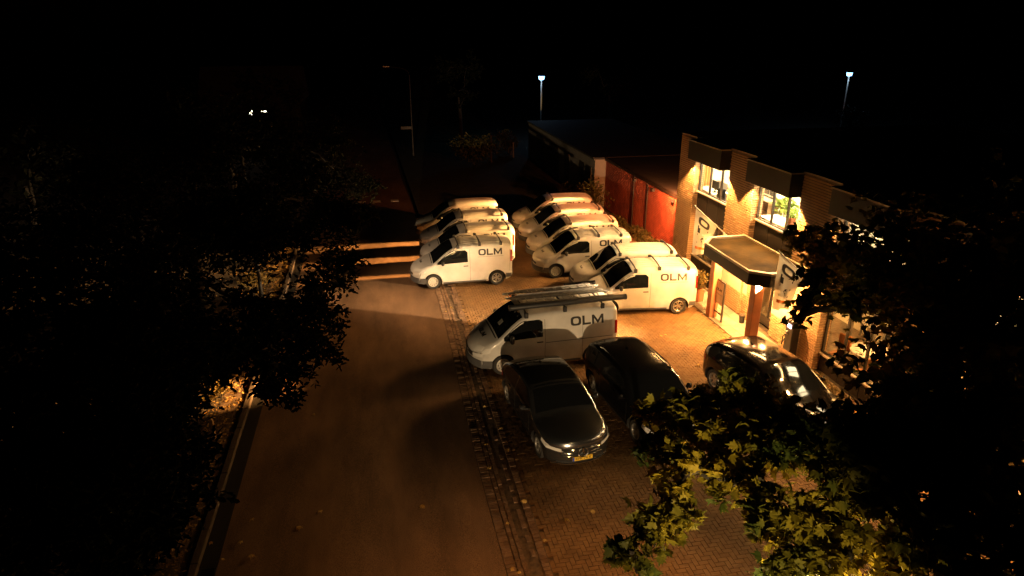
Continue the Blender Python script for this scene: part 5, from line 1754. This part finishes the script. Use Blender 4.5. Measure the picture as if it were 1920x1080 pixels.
def tree(name, x, y, blobs, base, size, dens, m, label, cat, trunk_r, fork, upbias=0.6, singles=0, group=None):
    t = thing(name, (x, y, 0), label, cat, group)
    off = np.array([x, y, 0.0])
    tk = MB()
    tk.tube([(0, 0, -0.1), (0.02, 0, 0.25), (0.05, 0.03, fork * 0.5), (0, 0, fork), (-0.1, 0.1, fork + 1.6)], [trunk_r * 1.5, trunk_r * 1.1, trunk_r, trunk_r * 0.85, trunk_r * 0.45], 12)
    tk.build('trunk', M_BARK, t, smooth=60)
    lim = [b for b in sorted(blobs, key=lambda b: -b[3])]
    placed = [np.array([x, y, fork])]
    done = []
    order = sorted(blobs, key=lambda b: (b[0] - x) ** 2 + (b[1] - y) ** 2)
    for b in order:
        c = np.array(b[:3])
        root = min(placed, key=lambda q: np.linalg.norm(q - c) + 0.25 * abs(q[2] - fork))
        if np.linalg.norm(root - c) < 0.25:
            placed.append(c)
            continue
        far = np.linalg.norm(c - placed[0])
        r0 = max(0.012, min(trunk_r * 0.5, 0.11 - 0.012 * far))
        lb = MB()
        pa = limb_path(root - off, c - off, 0.12 * np.linalg.norm(c - root))
        lb.tube([q for q in pa], list(np.linspace(r0, max(0.008, r0 * 0.55), len(pa))), 6)
        lb.build('limb', M_BARK, t, smooth=60)
        placed.append(c)
    pts, twigs = crown(blobs, base, size, dens, upbias)
    tb = MB()
    for tw in twigs:
        tb.tube([q - off for q in tw], [0.008, 0.006, 0.003], 4, cap=False)
    props(tb.build('twigs', M_BARK, t), kind='stuff')
    rest = np.ones(len(pts), bool)
    if singles:
        d = np.linalg.norm(pts - np.array([0, 0, 10.0]), axis=1)
        ok = (pts[:, 0] < 5.0)
        pick = np.argsort(np.where(ok, d, 1e9))[:singles]
        rest[pick] = False
        lm = []
        for k in range(4):
            sc = size * (0.75 + 0.15 * k)
            lm.append(MB().add([tuple(q * sc) for q in base], [tuple(int(i) for i in f_) for f_ in leaf_faces(base)]).mesh('leaf', m, 180))
        s_, tt, nn = rand_frames(singles, upbias)
        for i, n in enumerate(pick):
            mt = Matrix(((s_[i][0], tt[i][0], nn[i][0]), (s_[i][1], tt[i][1], nn[i][1]), (s_[i][2], tt[i][2], nn[i][2])))
            link('leaf', lm[i % 4], t, tuple(pts[n] - off), mt.to_euler())
    V, F = scatter_leaves(pts[rest] - off, base, size, upbias)
    props(link('crown', np_mesh('crown', V, F, m, True), t), kind='stuff')
    return t

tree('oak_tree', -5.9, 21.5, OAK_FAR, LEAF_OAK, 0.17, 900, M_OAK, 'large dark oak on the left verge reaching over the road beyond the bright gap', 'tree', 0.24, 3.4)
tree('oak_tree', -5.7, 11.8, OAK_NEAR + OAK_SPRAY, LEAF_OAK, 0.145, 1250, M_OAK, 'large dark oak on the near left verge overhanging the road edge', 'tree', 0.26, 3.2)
tree('maple_tree', 7.4, 6.9, MAPLE, LEAF_MAPLE, 0.15, 950, M_MAPLE, 'broad maple with yellow lit leaves filling the lower right of the view', 'tree', 0.2, 3.6, singles=300)
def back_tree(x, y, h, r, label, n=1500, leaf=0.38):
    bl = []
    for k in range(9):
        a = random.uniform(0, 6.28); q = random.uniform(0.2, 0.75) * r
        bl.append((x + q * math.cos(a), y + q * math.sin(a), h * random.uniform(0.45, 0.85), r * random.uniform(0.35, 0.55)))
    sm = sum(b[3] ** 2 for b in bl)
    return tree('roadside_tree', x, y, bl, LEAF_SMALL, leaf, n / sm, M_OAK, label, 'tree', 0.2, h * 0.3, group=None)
back_tree(-7.5, 37, 8.0, 3.2, 'dark tree on the left verge just past the road marking')
back_tree(-7.0, 50, 8.5, 3.4, 'dark tree on the left verge far beyond the road marking')
back_tree(-14, 30, 8.5, 3.6, 'dark tree standing behind the left verge oaks')
back_tree(-13, 14, 8.0, 3.4, 'dark tree at the far left behind the near oak')
back_tree(8.2, 66, 8.5, 3.4, 'dark tree beyond the grass field left of the cool lamp')
back_tree(25.5, 72, 8.0, 3.6, 'dark tree behind the garages right of the cool lamp')
back_tree(47.0, 60.5, 3.0, 2.0, 'small tree at the foot of the cool lamp beyond the office roof', 700, 0.3)
shrub(11.2, 56.8, 1.2, 2.4, 'bush at the end of the garages, lit bluish by the cool lamp', 900, group=None, leaf=0.2)

# the left verge: undergrowth, litter, short posts
for (x, y, r, h, lab) in ((-5.0, 18.3, 0.55, 0.7, 'bright lit shrub beside the kerb under a gap in the oak leaves'), (-5.5, 17.3, 0.6, 0.8, 'leafy shrub behind the short post on the left verge'), (-5.4, 20.3, 0.7, 0.9, 'shrub on the left verge beyond the brightest shrub'), (-5.3, 27.2, 0.8, 1.0, 'shrub on the left verge under the far oak'), (-5.2, 11.9, 0.45, 0.45, 'low plant at the foot of the nearest short post')):
    shrub(x, y, r, h, lab, 520, M_HEDGE, 'shrubs on the left verge', 0.13)
n = 5200
p = np.column_stack([-4.28 - RNG.gamma(1.6, 0.55, n), RNG.uniform(7, 34, n), np.full(n, 0.075)])
p[:, 2] = 0.055 + RNG.random(n) * 0.035
V, F = scatter_leaves(p, LEAF_SMALL, 0.10, 1.6)
props(link('leaf_litter', np_mesh('leaf_litter', V, F, M_LITTER)), 'dry leaf litter scattered over the left verge and footpath', 'leaves', kind='stuff')
for k, y in enumerate((12.0, 16.2, 20.6)):
    b = thing('verge_post', (-4.72, y, 0.03), ('short wooden post on the left verge nearest the camera', 'short wooden post beside the lit shrub on the left verge', 'short wooden post beyond the lit shrub on the left verge')[k], 'post', 'short posts on the verge')
    MB().box(-0.045, 0.045, -0.045, 0.045, -0.05, 0.55, 0.008).build('shaft', M_WOOD, b)
    MB().add([(-0.05, -0.05, 0.551), (0.05, -0.05, 0.551), (0.05, 0.05, 0.551), (-0.05, 0.05, 0.551), (0, 0, 0.60)], [(3, 2, 1, 0), (0, 1, 4), (1, 2, 4), (2, 3, 4), (3, 0, 4)]).build('cap', M_WOOD, b)

# single fallen leaves
fl_m = [MB().add([tuple(q * s_) for q in LEAF_MAPLE * np.array([1, 1, 2.2])], [tuple(int(i) for i in f_) for f_ in leaf_faces(LEAF_MAPLE)]).mesh('fallen_leaf', M_FALLEN) for s_ in (0.10, 0.13, 0.16)]
ROADLEAF = [(-2.26, 16.89), (-3.22, 12.74), (-2.27, 12.21), (-3.96, 12.14), (-3.33, 12.03), (-3.08, 11.59), (-3.65, 11.54), (-1.76, 12.7), (0.42, 12.44)]
YARDLEAF = [(random.uniform(2.0, 3.0), random.uniform(10, 25)) for _ in range(16)] + [(random.uniform(3.0, 11), random.uniform(10, 13)) for _ in range(14)] + [(random.uniform(6.5, 11.5), random.uniform(17.5, 21)) for _ in range(10)]
for k, (x, y) in enumerate(ROADLEAF + YARDLEAF):
    on_road = k < len(ROADLEAF)
    o = link('fallen_leaf', fl_m[k % 3], None, (x, y, 0.055 if on_road else 0.02), (random.uniform(-.3, .3), random.uniform(-.3, .3), random.uniform(0, 6.28)))
    props(o, 'dry yellow leaf fallen on the dark road' if on_road else 'dry leaf fallen on the brick paving', 'leaf', 'fallen leaves on the road' if on_road else 'fallen leaves on the paving')

# house far off to the left with two lit windows
hs = thing('distant_house', (-10.2, 62.0, 0), 'distant dark house with two small lit windows beyond the left verge trees', 'house')
MB().box(-4, 4, 0, 6, 0, 4.4).build('wall', M_PANEL, hs)
MB().add([(-4.3, -0.3, 4.41), (4.3, -0.3, 4.41), (4.3, 6.3, 4.41), (-4.3, 6.3, 4.41), (-4.3, 3, 7.2), (4.3, 3, 7.2)], [(3, 2, 1, 0), (0, 1, 5, 4), (2, 3, 4, 5), (1, 2, 5), (3, 0, 4)]).build('roof', M_ROOF, hs)
for x in (-0.1, 0.95):
    w = MB().box(x - 0.26, x + 0.26, -0.03, -0.001, 3.3, 3.75).build('window', M_FRAME, hs)
    MB().box(x - 0.21, x + 0.21, -0.05, -0.031, 3.35, 3.70).build('pane', M_WINDOWLIT, w)

# ------------------------------------------------------------------ lamps of the street
sl = thing('street_lamp', (3.1, 58.5, 0), 'tall unlit street lamp with a bent arm and a name plate', 'street lamp')
MB().tube([(0, 0, 0), (0, 0, 1.2), (0, 0, 6.6)], [0.09, 0.07, 0.045], 10).build('pole', M_DARKSTEEL, sl, smooth=40)
MB().tube([(0, 0, 6.6), (-0.1, 0, 6.95), (-0.5, 0, 7.2), (-1.6, 0, 7.35)], 0.04, 8).build('arm', M_DARKSTEEL, sl, smooth=40)
MB().box(-2.15, -1.55, -0.13, 0.13, 7.28, 7.42, 0.04).build('lamp_head', M_ALU, sl, smooth=30)
MB().box(-0.95, -0.04, -0.02, 0.02, 2.25, 2.5, 0.008).build('name_plate', M_PLASTIC, sl)
def yard_lamp(x, y, h, label):
    t = thing('yard_lamp', (x, y, 0), label, 'lamp', 'cool yard lamps behind the buildings')
    MB().tube([(0, 0, 0), (0, 0, h)], [0.09, 0.06], 10).build('pole', M_WHITEWALL, t, smooth=40)
    MB().lathe([(0.05, h), (0.24, h + 0.04), (0.30, h + 0.34), (0.26, h + 0.36), (0.001, h + 0.36)], 16).build('lamp_glass', M_LAMPON, t, smooth=40)
    MB().lathe([(0.34, h + 0.361), (0.30, h + 0.42), (0.001, h + 0.50)], 16).build('cap', M_DARKSTEEL, t, smooth=40)
    lamp('yard_light', 'POINT', (x - 0.5, y - 0.5, h - 0.25), P_POLE, COOL, size=0.15)
    return t
vl = thing('street_lamp', (-4.6, 24.6, 0.03), 'street lamp standing half hidden in the crown of the far oak', 'street lamp')
MB().tube([(0, 0, 0), (0, 0, 6.2)], [0.08, 0.05], 10).build('pole', M_DARKSTEEL, vl, smooth=40)
MB().box(-0.05, 0.62, -0.12, 0.12, 6.18, 6.30, 0.03).build('lamp_head', M_ALU, vl)
MB().box(0.18, 0.52, -0.09, 0.09, 6.150, 6.178).build('lamp_glass', M_LAMPGLASS, vl)
yard_lamp(16.0, 65.0, 5.7, 'cool white lamp on a pole behind the white garages')
yard_lamp(48.3, 63.7, 5.75, 'cool white lamp on a pole beyond the office roof')
nl = thing('street_lamp', (4.2, 4.9, 0), 'near lamp with a warm lit glass under the maple', 'street lamp')
MB().tube([(0, 0, 0), (0, 0, 4.05)], [0.07, 0.05], 10).build('pole', M_DARKSTEEL, nl, smooth=40)
MB().lathe([(0.05, 4.05), (0.16, 4.09), (0.19, 4.15)], 16).build('lamp_glass', M_LAMPWARM, nl, smooth=40)
for k in range(3):
    a = 2 * math.pi * k / 3
    MB().tube([(0.17 * math.cos(a), 0.17 * math.sin(a), 4.14), (0.17 * math.cos(a), 0.17 * math.sin(a), 4.5)], 0.008, 5).build('stay', M_DARKSTEEL, nl)
MB().lathe([(0.19, 4.50), (0.12, 4.53), (0.001, 4.54)], 16).build('cap', M_LAMPWARM, nl, smooth=40)

# lights of the fixtures above, plus spots added without a real fixture
AW_SHARE = (1.45, 0.7, 0.10, 0.06, 0.04)      # the lamps towards the maple are turned low
for bi, (y0, y1) in enumerate(bays):
    yc = (y0 + y1) / 2
    k = AW_SHARE[bi]
    lamp('awning_light', 'AREA', (XF - 0.22, yc, 5.075), P_AWNING * k, WARM, aim=(XF - 7.2, yc, 0.0), size=2.3, size_y=0.12, spread=125)
    for s_, ye in ((1, y1 - 0.12), (-1, y0 + 0.12)):
        lamp('awning_end_light', 'SPOT', (XF - 0.34, ye, 5.07), P_CONE * (1.0 if bi < 2 else 0.25), WARM, aim=(XF - 0.20, ye, 0), size=0.05, spot=100, blend=0.25)
    lamp('office_light', 'AREA', (XF + 1.6, yc, 5.5), P_ROOM * (1.0 if bi < 2 else 0.3), (1.0, 0.74, 0.42), aim=(XF + 1.6, yc, 0), size=1.6, size_y=1.8)
for y in (20.6, 19.3, 18.0):
    lamp('canopy_light', 'POINT', (12.1, y, 2.54), P_CANOPY, WARM, size=0.06)
lamp('added_van_flood', 'SPOT', (11.7, 17.62, 2.5), P_FLOOD, CREAM, aim=(2.6, 25.9, 0.9), size=0.08, spot=58, blend=0.9)  # added source, brightens the van sides
for y_, ya in ((28.3, 27.88), (30.65, 30.18), (33.1, 32.62)):
    lamp('added_lane_spot', 'SPOT', (13.22, y_, 2.68), P_LANE, WARM, aim=(-1.5, ya - 0.06, 0.0), size=0.3, spot=16, blend=0.8)  # added sources, lay light stripes on the road through the van gaps
lamp('added_verge_spot', 'SPOT', (12.55, 19.9, 5.06), P_VERGEFLOOD, WARM, aim=(-5.3, 18.5, 0.35), size=0.06, spot=8, blend=1.0)  # added source, lights only the shrub and verge
lamp('verge_light', 'SPOT', (-4.25, 24.6, 6.1), P_VERGE, PALE, aim=(3.4, 25.6, 1.0), size=0.15, spot=76, blend=1.0)
for yc in (15.1, 10.5):
    lamp('meeting_room_light', 'AREA', (XF + 1.6, yc, 2.66), 170, WARM, aim=(XF + 1.6, yc, 0), size=1.0, size_y=1.0)
lamp('road_light', 'SPOT', (-5.0, -38.0, 1.7), P_STREET, CREAM, aim=(4.6, 16.5, 0.9), size=0.2, spot=13, blend=0.5)
lamp('globe_light', 'POINT', (4.2, 4.9, 4.22), P_GLOBE, (1.0, 0.62, 0.22), size=0.12)
lamp('added_leaf_spot', 'SPOT', (-5.0, -38.0, 4.6), 140000.0, (1.0, 0.70, 0.25), aim=(3.9, 6.9, 5.0), size=0.2, spot=3.6, blend=0.7)  # added boost for the maple leaf cluster, no lamp stands here
lamp('near_lamp_light', 'SPOT', (4.2, 4.9, 4.02), P_NEAR, AMBER, aim=(3.2, 6.4, 0), size=0.12, spot=98, blend=0.7)
lamp('added_wall_spot', 'SPOT', (12.75, 27.62, 3.35), P_WALL, ORANGE, aim=(12.4, 33.5, 1.2), size=0.08, spot=150, blend=0.7)  # added source, tints the red wall and far vans
